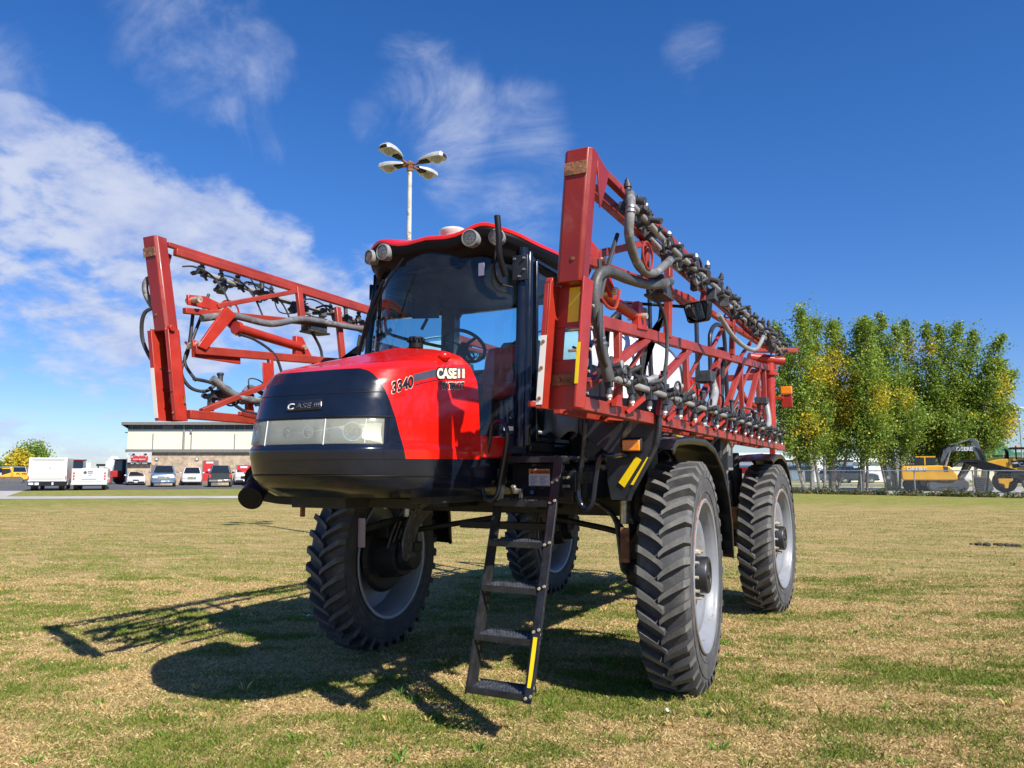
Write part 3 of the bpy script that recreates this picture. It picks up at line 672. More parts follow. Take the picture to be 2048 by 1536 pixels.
# ---- forward facing side panels with marker light and yellow tape (mirrored on the far side)
YP = -1.02
def ply(pts, y=YP): return [at(u, v, y=y) for u, v in pts]
pan = ply([(1150, 790), (1318, 800), (1318, 855), (1313, 888), (1300, 915), (1262, 985), (1256, 1001), (1222, 1000), (1214, 960), (1214, 905), (1150, 860)])
tape1 = ply([(1272, 913), (1283, 920), (1248.5, 975), (1237, 965)], YP-.012); tape2 = ply([(1294, 914), (1301, 915), (1267, 970), (1261, 969)], YP-.012)
for s in (1, -1):
    m = MB(); m.prism([(s*p[0], p[1], p[2]) for p in pan], (0, .02, 0)); pl = m.build('side_panel', 'plate', SP, bevel=.004)
    m = MB(); q = [(s*p[0], p[1]+.02, p[2]) for p in pan[1:7]]
    for i in range(len(q)-1): m.bar(q[i], q[i+1], .012, .07, (0, 1, 0))
    m.build('panel_flange', 'plate', pl)
    for tp in (tape1, tape2): m = MB(); m.prism([(s*p[0], p[1], p[2]) for p in tp], (0, .003, 0)); m.build('reflective_tape', 'yellow', pl)
    c = at(1265.5, 891, y=YP); m = MB(); m.box((s*c[0], YP-.018, c[2]), (.165, .04, .115)); ml = m.build('marker_light', 'flat', pl, bevel=.018) if False else m.build('marker_light', 'flat', SP, bevel=.018)
    m = MB(); m.box((s*c[0], YP-.04, c[2]), (.135, .022, .082))
    m.build('amber_lens', 'amber', ml, bevel=.008)
    m = MB(); m.box((s*c[0], YP-.0285, c[2]), (.12, .006, .07)); m.build('reflector', 'labelwhite', ml)
# ---- dark bodywork between cab and tank
bd = MB(); bd.bx(.78, 1.20, -.55, .62, 1.50, 2.30); bd.bx(-1.20, -.78, -.2, .62, 1.50, 2.30); bd.bx(-.7, .7, .12, .7, 1.66, 2.75)
bd.bx(.80, 1.12, -.98, -.5, 1.52, 1.80); bd.bx(.56, 1.22, 1.0, 1.8, 1.60, 2.10); bd.bx(.56, 1.18, 2.2, 3.1, 1.62, 2.05); bd.bx(-1.18, -.56, 1.0, 3.0, 1.62, 2.05)
bd.build('equipment_box', 'flat', SP, bevel=.03)
m = MB(); m.grid(lambda p, q: (.80+.28*p, -1.06+.04*math.sin(7*p+3*q), 2.02+.36*q+.03*math.sin(9*p)), 10, 8); m.build('rubber_flap', 'seatgrey', SP, solid=.01)
m = MB(); c = at(1440, 905, x=1.3); m.box((1.28, c[1], c[2]-.02), (.28, .26, .38)); m.build('control_box', 'grey', SP, bevel=.01)
m = MB(); m.lathe((1.25, 2.25, 2.02), (0, 0, 1), [(.02, -.14), (.17, -.12), (.19, 0), (.19, .10), (.15, .13), (.001, .14)], 24); m.build('chemical_inductor', 'flat', SP)
c = at(1375, 862, x=1.3); m = MB(); m.box((c[0], c[1], c[2]), (.14, .05, .17)); lbp = m.build('valve_label', 'labelwhite', SP); m = MB(); m.box((c[0]-.09, c[1], c[2]+.02), (.035, .052, .17)); m.build('label_edge', 'yellow', lbp)
# ---- product tank
def sq(v, e): return math.copysign(abs(v)**e, v)
tk = MB()
def TK(p, q):
    a = 2*math.pi*p; b = math.pi*(q-.5); cb = sq(math.cos(b), .55)
    return (.93*cb*sq(math.cos(a), .6), 2.05+1.20*cb*sq(math.sin(a), .6), 2.60+.72*sq(math.sin(b), .62))
tk.grid(TK, 72, 40); tank = tk.build('product_tank', 'tank', SP, ang=60)
ts = MB()
for y in (1.35, 2.5):
    P = []
    for i in range(41):
        a = math.pi*(i/40); x = .945*sq(math.cos(a), .60); z = 2.62+.72*sq(math.sin(a), .62)
        k = max(0, 1-abs((y-1.95)/1.3)**(2/.6))**.5; P.append((x*(.55+.45*k)*1.0, y, 2.62+(z-2.62)*(.75+.25*k)))
    for i in range(40): ts.bar(P[i], P[i+1], .055, .008, (0, 1, 0)) if False else ts.tube([P[i], P[i+1]], .012, 6, 0)
ts.build('tank_strap', 'black', tank)
m = MB(); m.lathe((0, 1.6, 3.28), (0, 0, 1), [(.24, 0), (.24, .06), (.27, .07), (.27, .11), (.10, .14), (.001, .14)], 28); m.build('tank_lid', 'flat', tank)
m = MB(); m.grid(lambda p, q: ((p*2-1)*(.72-.15*q), 3.15+1.75*q+.15*(1-abs(2*p-1)**3)*(q-.5), 3.02+.22*(1-abs(2*p-1)**4)-.10*q), 24, 10)
for s in (1, -1): m.grid(lambda p, q, s=s: (s*(.72-.15*p), 3.15+1.75*p, 2.2+(.82-.10*p)*q), 8, 4)
m.grid(lambda p, q: ((p*2-1)*.72, 3.15, 2.2+q*(.82+.22*(1-abs(2*p-1)**4))), 24, 2)
m.build('rear_engine_hood', 'red', SP)
m = MB(); m.bx(-.6, .6, 3.3, 4.9, 1.62, 2.4); m.build('engine_block', 'frame', SP, bevel=.03)
# black uprights and hoops beside the tank
m = MB()
for (u, v0, v1, x, r) in ((1303, 555, 800, 1.0, .022), (1241, 600, 760, .95, .02), (1395, 612, 730, .98, .028)):
    a = at(u, v0, x=x); b = at(u, v1, x=x); m.cyl((x, b[1], max(1.7, b[2]-.3)), (x, b[1], a[2]), r, r, 12)
m.tube([(.95, 3.8, 1.9), (.95, 3.8, 3.3), (.95, 3.9, 3.62), (.95, 4.35, 3.78), (.95, 4.7, 3.6), (.95, 4.75, 2.2)], .03, 10, 5)
m.tube([(.85, .2, 2.9), (1.0, -.1, 3.05), (1.05, .35, 3.28), (1.0, .9, 3.2), (.9, 1.2, 3.42)], .03, 10, 5)
m.build('guard_rail', 'black', SP)
# ---- quick fill arm at the far front corner
m = MB(); a = at(505, 985, y=-2.35); b = at(560, 995, y=-2.3); m.bar(a, b, .05, .09); m.bar(b, (-.45, -2.25, 1.545), .05, .09); m.bar((-.45, -2.25, 1.545), (.3, -2.0, 1.52), .04, .07); m.bx(-.45, .02, -2.45, -2.2, 1.50, 1.60)
fa = m.build('fill_arm', 'frame', SP, bevel=.005)
m = MB(); a = Vector(at(533, 945, y=-2.3)); b = Vector(at(505, 990, y=-2.55)); m.cyl(a, a+(b-a)*.35, .115, .125, 28); m.cyl(a+(b-a)*.35, a+(b-a)*.75, .095, .08, 28); m.cyl(a+(b-a)*.75, b+(b-a)*.15, .075, .085, 28); m.build('fill_coupler', 'flat', fa)
m = MB(); m.cyl(a-(b-a)*.05, a+(b-a)*.03, .12, .12, 28); m.build('coupler_ring', 'grey', fa)
m = MB(); c = at(606, 1000, y=-2.2); m.cyl((c[0], c[1], 1.50), (c[0], c[1], 1.42), .018, .018, 8); m.build('drain_plug', 'rust', fa)
m = MB(); c = at(772, 1003, y=-1.7); m.box(c, (.03, .03, .10), Matrix.Rotation(.3, 3, 'Y')); m.build('hanging_tag', 'zip', SP)
# ---- platform, ladder, hand rails
def treads(x0, x1, y0, y1, z, n=9, k=4):
    m = MB(); k = max(4, int((y1-y0-.035)/.031)) if y1-y0 < .4 else 20
    for j in range(k): yy = y0+.02+(y1-y0-.035)*(j+.5)/k; m.bx(x0, x1, yy-.0075, yy+.0075, z-.010, z)
    for xx in np.linspace(x0+.006, x1-.006, 8): m.bx(xx-.006, xx+.006, y0, y1, z-.012, z-.002)
    m.bx(x0, x1, y0-.004, y0+.010, z-.036, z+.004); m.bx(x0, x1, y1-.010, y1, z-.026, z+.014)
    return m
def teeth(x0, x1, y0, y1, z, n, k):
    m = MB()
    for i in range(n):
        for j in range(k):
            x = x0+(x1-x0)*(i+.5+.25*(j % 2))/(n+.5); y = y0+.02+(y1-y0-.035)*(j+.5)/k
            m.hexa([(x-.010, y-.008, z), (x+.010, y-.008, z), (x+.010, y+.008, z), (x-.010, y+.008, z), (x-.005, y-.003, z+.012), (x+.005, y-.003, z+.012), (x+.005, y+.003, z+.012), (x-.005, y+.003, z+.012)])
    return m
pm = treads(.64, 1.13, -1.42, -.55, 1.845); plat = pm.build('platform', 'ladder', SP, split=False)
teeth(.64, 1.13, -1.42, -.55, 1.845, 18, 20).build('grip_teeth', 'tread', plat)
L0 = Vector((0, -1.90, .29)); L1 = Vector((0, -1.42, 1.84))
XL, XR = .665, 1.085
lad = MB()
for x in (XL, XR):
    t = .012; dvec = (L1-L0).normalized(); nrm = Vector((0, dvec.z, -dvec.y))
    w0, w1 = -.055, .055
    if x == XR: lad.prism([(x, L0.y-.07, L0.z), (x, L0.y+.09, L0.z+.04), (x, L1.y+.095, L1.z), (x, L1.y-.055, L1.z)], (.008, 0, 0)); lad.prism([(x+.008, L0.y-.07, L0.z), (x+.008, L1.y-.055, L1.z), (x+.008, L1.y-.047, L1.z), (x+.008, L0.y-.062, L0.z)], (.05, 0, 0))
    else: lad.prism([(x, L0.y-.07, L0.z), (x, L0.y+.09, L0.z+.04), (x, L1.y+.055, L1.z), (x, L1.y-.055, L1.z)], (-.008, 0, 0)); lad.prism([(x-.0, L0.y-.07, L0.z), (x, L1.y-.055, L1.z), (x, L1.y-.047, L1.z), (x, L0.y-.062, L0.z)], (-.012, 0, 0))
    lad.bx(x-.01, x+.01, L1.y-.03, L1.y+.2, 1.80, 1.86)
ladder = lad.build('ladder', 'ladder', SP, bevel=.002, split=False, label='black steel ladder with five open tread steps')
for zs, v in ((.335, 0), (.655, 0), (.965, 0), (1.26, 0), (1.535, 0)):
    k = (zs-L0.z)/(L1.z-L0.z); y = L0.y+(L1.y-L0.y)*k
    st = treads(XL, XR, y-.075, y+.115, zs).build('step', 'ladder', ladder, split=False)
    o = teeth(XL+.02, XR-.01, y-.075, y+.115, zs, 15, 6); o.cur = 0; te = o.build('tread_teeth', 'tread', ladder)
bm_ = MB()
for k in (.03, .235, .435, .63, .81): 
    p = L0+(L1-L0)*k
    for dy in (-.03, .035): bm_.cyl((XR+.008, p.y+dy, p.z+.02), (XR+.020, p.y+dy, p.z+.02), .012, .010, 8); bm_.cyl((XR+.05, p.y+dy-.02, p.z), (XR+.064, p.y+dy-.02, p.z), .011, .009, 8) if False else None
bm_.build('ladder_bolt', 'bolt', ladder)
# the broad face of the right hand stile and its yellow tape
m = MB(); m.prism([(XR+.008, L0.y-.070, L0.z+.0), (XR+.068, L0.y-.070, L0.z+.03), (XR+.068, L1.y-.055, L1.z), (XR+.008, L1.y-.055, L1.z)], (0, -.006, 0)); m.build('stile_face', 'ladder', ladder, bevel=.002)
def stile(k, dx, dy=-.079): p = L0+(L1-L0)*k; return (XR+dx, p.y+dy+.005*k, p.z)
m = MB(); m.prism([stile(.06, .022), stile(.06, .050), stile(.25, .050), stile(.25, .022)], (0, -.002, 0)); m.build('reflective_tape', 'yellow', ladder)
bm_ = MB()
for k in (.02, .27, .44, .62, .80, .89):
    for dx in (.02, .055): p = stile(k+.01*(dx > .03), dx); bm_.cyl(p, (p[0], p[1]-.012, p[2]), .011, .009, 8)
bm_.build('stile_bolt', 'bolt', ladder)
m = MB(); m.bx(1.09, 1.20, -1.36, -1.34, 1.60, 1.75); m.bx(1.02, 1.22, -1.34, -1.0, 1.66, 1.74); m.build('hinge_bracket', 'black', SP, bevel=.004)
m = MB()
for x in (1.115, 1.145):
    for z in (1.64, 1.70): m.cyl((x, -1.36, z), (x, -1.38, z), .012, .010, 8)
m.build('bracket_bolt', 'bolt', SP)
m = MB(); m.bx(.66, 1.08, -1.30, -1.28, 1.56, 1.80); m.build('step_back_plate', 'flat', SP)
ca, cb = at(1058, 938, y=-1.31), at(1100, 972, y=-1.31)
m = MB(); m.bx(ca[0], cb[0], -1.312, -1.3105, cb[2], ca[2]); wl = m.build('warning_label', 'labelwhite', SP)
m = MB(); m.bx(ca[0]+.002, cb[0]-.002, -1.3145, -1.3125, ca[2]-.038, ca[2]-.003); m.build('label_header', 'orange', wl)
text('WARNING', .026, basis((ca[0]+.045, -1.3155, ca[2]-.031), (1, 0, 0), (0, 0, 1)), 'decalblack', wl, ex=.0004, off=.0006)
m = MB(); m.add([(ca[0]+.018, -1.3155, ca[2]-.031), (ca[0]+.040, -1.3155, ca[2]-.031), (ca[0]+.029, -1.3155, ca[2]-.010)], [(0, 1, 2)]); m.build('hazard_symbol', 'decalblack', wl)
m = MB()
for i in range(9):
    for j in range(2): m.bx(ca[0]+.012+.078*j, ca[0]+.012+.078*j+.062-.012*((i*7+j*3) % 3), -1.3135, -1.3125, ca[2]-.055-.0105*i-.003, ca[2]-.055-.0105*i)
m.build('label_print', 'decalgrey', wl, split=False)
m = MB(); m.bx(.6185, .6195, -1.46, -1.32, 1.655, 1.765); dl = m.build('information_label', 'grey', SP)
m = MB(); m.bx(.62, .6205, -1.38, -1.325, 1.735, 1.76); m.build('label_header', 'decalblack', dl)
text('DANGER', .016, basis((.621, -1.377, 1.741), (0, 1, 0), (0, 0, 1)), 'labelwhite', dl, ex=.0003, off=.0004)
# valves under the label
m = MB(); c = Vector(at(1030, 985, y=-1.33)); m.cyl(c, c+Vector((.0, -.03, .05)), .02, .02, 12); m.box(c+Vector((.035, 0, .01)), (.05, .04, .035)); m.cyl(c+Vector((.05, 0, -.05)), c+Vector((.05, 0, 0)), .014, .018, 10); m.build('air_valve', 'steel', SP, bevel=.003)
m = MB(); c = at(1064, 984, y=-1.34); m.ball(c, .016, 10); m.build('blue_cap', mat('blue_plastic', (.02, .12, .4), .3), SP)
# hand rails
m = MB(); m.tube([at(u, v, y=-1.62) for u, v in ((1000, 842), (984, 850), (977, 890), (965, 950), (966, 985), (979, 1002), (994, 990), (1002, 950), (1011, 900), (1014, 865), (1010, 848), (1000, 842))], .0165, 12, 6)
m.build('hand_rail', 'gloss', SP)
m = MB(); m.tube([(1.20, -.95, 2.75), (1.24, -1.20, 2.62)] + [at(u, v, y=-1.30) for u, v in ((1172, 820), (1166, 900), (1156, 975), (1160, 1005), (1172, 1018), (1184, 1005), (1190, 960), (1196, 925), (1204, 913), (1225, 911))] + [(1.46, -1.05, 1.86)], .021, 12, 6)
m.build('hand_rail', 'gloss', SP)
# near side rear view mirror on its arm
m = MB(); mc = Vector((1.86, -.42, 3.01)); nd = Vector((-.38, -.92, -.10)).normalized(); _, sx, ux = frame_of(nd)
def rr(w, hh, r, n=6):
    P = []
    for cx, cy, a0 in ((w-r, hh-r, 0), (-w+r, hh-r, 90), (-w+r, -hh+r, 180), (w-r, -hh+r, 270)):
        for k in range(n+1): a = math.radians(a0+90*k/n); P.append((cx+r*math.cos(a), cy+r*math.sin(a)))
    return P
OUT = [mc+sx*a*(1-.18*(b < 0))+ux*b for a, b in rr(.120, .082, .04)]; INN = [mc+nd*.012+sx*a*(1-.18*(b < 0))+ux*b for a, b in rr(.106, .068, .036)]
m.prism([p-nd*.05 for p in OUT], nd*.06); m.tube([mc-nd*.04, mc-nd*.10+Vector((-.1, 0, .05)), (1.3, -.55, 3.12), (.85, -.75, 3.2), (.76, -.8, 3.2)], .014, 8, 4)
mir = m.build('mirror', 'flat', SP, bevel=.008); m = MB(); m.prism(INN, nd*.001); m.build('mirror_glass', 'mirror', mir)
# ---- folding booms
def nozzle_mesh():
    m = MB(); m.mi(0)
    m.cyl((0, -.028, 0), (0, .028, 0), .030, .030, 12); m.box((.004, 0, -.040), (.040, .045, .05)); m.cyl((0, 0, -.055), (0, 0, -.095), .019, .017, 12); m.cyl((0, 0, -.085), (0, 0, -.108), .024, .024, 12)
    m.cyl((.03, 0, .0), (.075, 0, .012), .019, .019, 12); m.cyl((.07, 0, .01), (.10, 0, .02), .024, .022, 12); m.box((-.035, .01, .025), (.045, .035, .06)); m.cyl((-.03, .03, .05), (-.03, .055, .075), .012, .012, 8)
    m.mi(1); m.cyl((0, 0, -.107), (0, 0, -.128), .017, .016, 12); m.cyl((0, 0, -.128), (0, 0, -.142), .011, .006, 10)
    return m
NZ = None
def make_boom(s):
    global NZ
    def X(p): return (p[0]+.04, p[1]-.08, p[2]-.03) if s > 0 else (-(p[0]-.12*max(-.1, 3.5-p[2])), p[1], p[2])
    fx = lambda y: 1.62
    zt = lambda y: 2.838+.068*y
    zb = lambda y: 2.145-.010*y
    m = MB()
    ks = .95 if s > 0 else .80
    B = lambda p, q, w=.06, h=.075, up=(0, 0, 1): m.bar(X(p), X(q), w*ks, h*ks, up)
    B((1.62, -2.5, zb(-2.5)), (1.62, 5.0, zb(5)), .07, .085); B((1.62, -2.42, zt(-2.42)), (1.62, 4.1, zt(4.1)), .06, .085)
    for y in (-1.63, .03, 1.2, 2.3, 3.32, 3.75): B((1.62, y, zb(y)+.03), (1.62, y, zt(y)-.03), .05, .055, (0, 1, 0))
    for y0, z0, y1 in ((-2.38, 2.20, -1.0), (-.95, 2.36, .17), (.20, 2.2, 1.3), (1.30, 2.25, 2.40), (2.3, 2.2, 3.40)): B((1.615, y0, z0), (1.615, y1, zt(y1)-.03), .055, .06, (1, 0, 0))
    # inner lower chord and the zig-zag between the chords
    B((1.30, -1.9, 2.17), (1.30, 4.9, 2.12), .055, .06)
    ys = np.linspace(-2.3, 4.9, 13)
    for i in range(12): B((1.62 if i % 2 else 1.30, ys[i], zb(ys[i])+.01), (1.30 if i % 2 else 1.62, ys[i+1], zb(ys[i+1])+.01), .035, .04)
    for y in (-.95, .6, 1.8, 2.9): B((1.62, y, zt(y)-.02), (1.31, y-.2, 2.19), .035, .035)
    # upper (outer wing) truss folded on top
    B((1.785, -2.5, 3.525), (1.74, 4.1, 3.40), .05, .05); B((1.70, -2.5, 3.45), (1.68, 4.1, 3.34), .06, .07)
    B((1.68, -2.45, 2.985), (1.66, .0, 3.235), .055, .06); B((1.66, .0, 3.235), (1.66, 3.6, 3.33), .05, .055)
    B((1.67, -2.14, 3.08), (1.68, -1.2, 3.40), .05, .05)
    for y, za, zc in ((-1.16, 3.13, 3.45), (-.62, 2.80, 3.36), (1.68, 2.97, 3.37), (.5, 3.25, 3.38), (2.9, 3.3, 3.36)): B((1.66, y, za), (1.68, y, zc), .05, .085, (0, 1, 0))
    B((1.66, -.62, 3.20), (1.66, -.02, 3.16), .05, .05)
    for y in (-2.0, -.2, .9, 2.2): B((1.62, y, zt(y)), (1.66, y+.5, 3.25), .035, .035) if y > 0 else None
    # rear fold joint
    B((1.45, 4.05, 3.36), (1.95, 4.35, 3.36), .10, .06); B((1.62, 4.1, zt(4.1)), (1.62, 4.6, 3.2), .07, .08); B((1.50, 4.45, 2.1), (1.50, 4.45, 3.36), .08, .08, (0, 1, 0)); B((1.50, 3.5, 3.02), (1.50, 4.45, 3.1), .06, .06)
    B((1.50, 3.5, 2.6), (1.50, 4.45, 2.6), .06, .06); B((1.3, 3.6, 2.15), (1.3, 3.6, 2.6), .05, .05, (0, 1, 0)); B((1.5, 4.45, 2.2), (1.3, 3.6, 2.9), .05, .05)
    boom = m.build('boom', 'boomred', SP, bevel=.006, split=False, label='folded red lattice boom on the %s side of the cab' % ('ladder' if s > 0 else 'far'))
    m = MB(); m.cyl(X((1.63, 4.05, 2.22)), X((1.63, 4.12, 3.18)), .062, .062, 24); m.cyl(X((1.63, 4.11, 3.02)), X((1.63, 4.11, 3.06)), .10, .10, 20); m.cyl(X((1.40, 3.95, 3.26)), X((1.78, 4.25, 3.22)), .06, .06, 20); m.build('fold_pivot', 'boomred2', boom)
    # front tower: closed box above, open channel below
    m = MB(); bt = Vector((1.712, -2.60, 2.795)); tp = Vector((1.785, -2.62, 3.525 if s > 0 else 3.545)); w = .082; dp = .105; c = .022
    sec = [(-w+c, -dp/2), (w-c, -dp/2), (w, -dp/2+c), (w, dp/2), (-w, dp/2), (-w, -dp/2+c)]
    V = []
    for q, k in ((bt, .95), (tp, 1.0)):
        for a, b in sec: V.append(X((q.x+a*k, q.y+b, q.z)))
    m.add(V, [(0, 1, 2, 3, 4, 5), (6, 7, 8, 9, 10, 11)]+[(i, (i+1) % 6, 6+(i+1) % 6, 6+i) for i in range(6)])
    m.prism([X((1.865, -2.58, 3.515)), X((1.865, -2.40, 3.47)), X((1.86, -2.43, 3.38)), X((1.86, -2.53, 3.22))], (-s*.012, 0, 0))
    tw = m.build('end_post', 'towerred', boom, bevel=.006)
    m = MB(); b0 = Vector((1.655, -2.60, 2.115)); b1 = Vector((1.712, -2.60, 2.80)); hw = .105 if s > 0 else .080
    def CH(a, y, k): p = b0+(b1-b0)*k; return X((p.x+a, p.y+y, p.z))
    for a0, a1 in ((-hw, -hw+.012), (hw-.012, hw)):
        wy = -.065 if a0 < 0 else -.075
        m.hexa([CH(a0, wy, 0), CH(a1, wy, 0), CH(a1, .06, 0), CH(a0, .06, 0), CH(a0, wy, 1.02), CH(a1, wy, 1.02), CH(a1, .06, 1.02), CH(a0, .06, 1.02)])
    # back web with the window cut out of it
    for k0, k1, a0, a1 in ((0, .40, -hw, hw), (.66, 1, -hw, hw), (.40, .66, -hw, -.045), (.40, .66, .055, hw)):
        m.hexa([CH(a0, .05, k0), CH(a1, .05, k0), CH(a1, .06, k0), CH(a0, .06, k0), CH(a0, .05, k1), CH(a1, .05, k1), CH(a1, .06, k1), CH(a0, .06, k1)])
    # outer folded lips of the channel
    m.hexa([CH(-hw-.028, -.065, 0), CH(-hw, -.065, 0), CH(-hw, -.055, 0), CH(-hw-.028, -.055, 0), CH(-hw-.028, -.065, 1), CH(-hw, -.065, 1), CH(-hw, -.055, 1), CH(-hw-.028, -.055, 1)])
    m.cyl(CH(-hw-.03, -.02, 1.02), CH(-hw+.01, -.02, 1.02), .026, .026, 16)
    ch = m.build('hinge_channel', 'boomred2', boom, bevel=.003)
    sgn = -1 if s > 0 else -1
    a0, a1 = (-hw-.026, -hw+.010) if s > 0 else (hw-.010, hw+.030)
    yw = -.0685 if s > 0 else -.0785
    m = MB(); m.hexa([CH(a0, yw, .03), CH(a1, yw, .03), CH(a1, yw+.002, .03), CH(a0, yw+.002, .03), CH(a0, yw, .58), CH(a1, yw, .58), CH(a1, yw+.002, .58), CH(a0, yw+.002, .58)]); m.build('reflective_strip', 'whitetape', boom)
    if s < 0: m = MB(); m.hexa([CH(hw, -.075, 0), CH(hw+.03, -.075, 0), CH(hw+.03, -.065, 0), CH(hw, -.065, 0), CH(hw, -.075, 1), CH(hw+.03, -.075, 1), CH(hw+.03, -.065, 1), CH(hw, -.065, 1)]); m.build('channel_lip', 'boomred2', boom)
    m = MB(); m.hexa([CH(hw-.014, -.0785, .18), CH(hw+.006, -.0785, .18), CH(hw+.006, -.0765, .18), CH(hw-.014, -.0765, .18), CH(hw-.014, -.0785, .50), CH(hw+.006, -.0785, .50), CH(hw+.006, -.0765, .50), CH(hw-.014, -.0765, .50)]) if s > 0 else m.box((0, 0, -5), (.001, .001, .001))
    if s > 0: m.build('reflective_strip', 'yellow', boom)
    m = MB(); m.hexa([CH(-.03, .046, .70), CH(.035, .046, .70), CH(.035, .049, .70), CH(-.03, .049, .70), CH(-.03, .046, .98), CH(.035, .046, .98), CH(.035, .049, .98), CH(-.03, .049, .98)]); m.build('reflective_tape', 'yellow', boom)
    m = MB(); m.hexa([CH(-.095, .035, .19), CH(.095, .035, .19), CH(.095, .048, .19), CH(-.095, .048, .19), CH(-.095, .035, .28), CH(.095, .035, .28), CH(.095, .048, .28), CH(-.095, .048, .28)])
    m.cyl(CH(-.05, .035, .235), CH(-.05, .02, .235), .014, .012, 8); m.cyl(CH(.05, .035, .235), CH(.05, .02, .235), .014, .012, 8); m.build('rusty_strap', 'rust', boom)
    # tape patch high on the post and screws on the white strip
    m = MB(); m.hexa([X(p) for p in ((1.705, -2.678, 3.38), (1.84, -2.678, 3.38), (1.84, -2.671, 3.38), (1.705, -2.671, 3.38), (1.71, -2.68, 3.45), (1.84, -2.68, 3.45), (1.84, -2.673, 3.45), (1.71, -2.673, 3.45))]); m.build('torn_sticker', 'rust', boom)
    m = MB()
    for k in (.08, .32, .53): m.cyl(CH(-hw-.008, -.0685, k), CH(-hw-.008, -.075, k), .011, .009, 8)
    m.cyl(X((1.745, -2.656, 2.92)), X((1.745, -2.662, 2.92)), .012, .012, 10); m.build('screw', 'rust', boom)
    # fold linkage and cylinder
    m = MB()
    def plate(pts, th=.025, x=1.66): m.prism([X((x, y, z)) for y, z in pts], (s*-th, 0, 0))
    plate([(-2.42, 3.12), (-2.25, 3.14), (-2.05, 3.10), (-1.86, 2.93), (-1.90, 2.86), (-2.10, 2.98), (-2.22, 3.04), (-2.42, 3.04)], x=1.69); plate([(-2.12, 3.07), (-2.02, 3.02), (-2.20, 2.83), (-2.34, 2.68), (-2.42, 2.70), (-2.28, 2.88)], x=1.60); plate([(-2.42, 2.76), (-2.15, 2.70), (-1.95, 2.70), (-1.95, 2.62), (-2.42, 2.62)], x=1.655)
    plate([(-1.32, 2.76), (-1.30, 2.96), (-1.22, 2.96), (-1.10, 2.78)], .05, 1.66)
    plate([(-1.75, 2.66), (-1.62, 2.66), (-1.62, 2.40), (-1.75, 2.40)], .01, 1.60) if s < 0 else None
    m.build('fold_linkage', 'boomred2', boom, bevel=.004)
    m = MB(); m.cyl(X((1.60, -2.02, 2.915)), X((1.62, -1.24, 2.86)), .040, .040, 20); m.cyl(X((1.60, -2.02, 2.915)), X((1.60, -1.98, 2.912)), .056, .056, 20); m.build('fold_cylinder', 'boomred2', boom)
    m = MB(); m.cyl(X((1.56, -1.24, 2.86)), X((1.70, -1.24, 2.86)), .022, .022, 10)
    for y, z in ((-2.38, 3.08), (-2.08, 3.05), (-1.90, 2.90), (-2.38, 2.72)): m.cyl(X((1.58, y, z)), X((1.72, y, z)), .026, .026, 12)
    for k in range(5): m.cyl(X((1.655, -2.52+.0*k, 2.2+.12*k)), X((1.77+.01*k, -2.52, 2.2+.12*k)), .009, .009, 6)
    m.build('pivot_pin', 'bolt', boom)
    # rear light on the joint
    m = MB(); m.box(X((1.82, 4.20, 2.68)), (.13, .06, .16)); m.box(X((1.72, 4.16, 2.72)), (.12, .03, .04)); m.build('lamp_bracket', 'boomred2', boom, bevel=.005)
    m = MB(); m.box(X((1.82, 4.18, 2.82)), (.14, .06, .10)); m.build('amber_lamp', 'amber', boom, bevel=.01)
    # spray lines
    m = MB()
    for i in range(16):
        y0 = -2.15+.39*i; m.cyl(X((1.745, y0, 2.35-.018*i)), X((1.745, y0+.36, 2.345-.018*i)), .021, .021, 12)
    zl = lambda y: 2.30-.015*y
    zu = lambda y: 3.335 if y > -1.2 else 3.335+.07*(-1.2-y)
    m = MB()
    for i in range(16): y0 = -2.14+.385*i; m.cyl(X((1.745, y0, zl(y0))), X((1.745, y0+.35, zl(y0+.35))), .022, .022, 12)
    for i in range(14): y0 = -2.10+.40*i; m.cyl(X((1.87, y0, zu(y0))), X((1.865, y0+.36, zu(y0+.36))), .022, .022, 12)
    m.build('spray_pipe', 'pipe', boom)
    if NZ is None: NZ = nozzle_mesh().build('nozzle_body', ['nozzle', 'tip'], boom); first = True
    else: first = False
    dark = NZ.copy(); dark.data = NZ.data.copy(); dark.data.materials[1] = M['nozzle']; dark.parent = boom; COL.objects.link(dark); dark.scale = (.8, .8, .8); dark.location = X((1.868, -1.90, zu(-1.90))); dark.rotation_euler = (math.pi, 0, 0 if s > 0 else math.pi)
    k = 0
    for i in range(17):
        y = -2.16+.385*i; o = NZ if (first and k == 0) else NZ.copy()
        if o is not NZ: COL.objects.link(o)
        o.parent = boom; o.location = X((1.745, y, zl(y))); o.rotation_euler = (random.uniform(-.12, .12), random.uniform(-.15, .15), 0 if s > 0 else math.pi); k += 1
    rj = random.Random(9+s)
    for i in range(15):
        y = -2.08+.395*i+rj.uniform(-.06, .06); o = (dark if rj.random() < .45 else NZ).copy(); COL.objects.link(o); o.scale = (1, 1, rj.choice((.75, .9, 1.15))); o.parent = boom
        o.location = X((1.868, y, zu(y))); o.rotation_euler = (math.pi+random.uniform(-.12, .12), random.uniform(-.2, .2), 0 if s > 0 else math.pi)
    # clutter on both lines: section valves, tees, clamps
    rg = random.Random(11+s); m = MB()
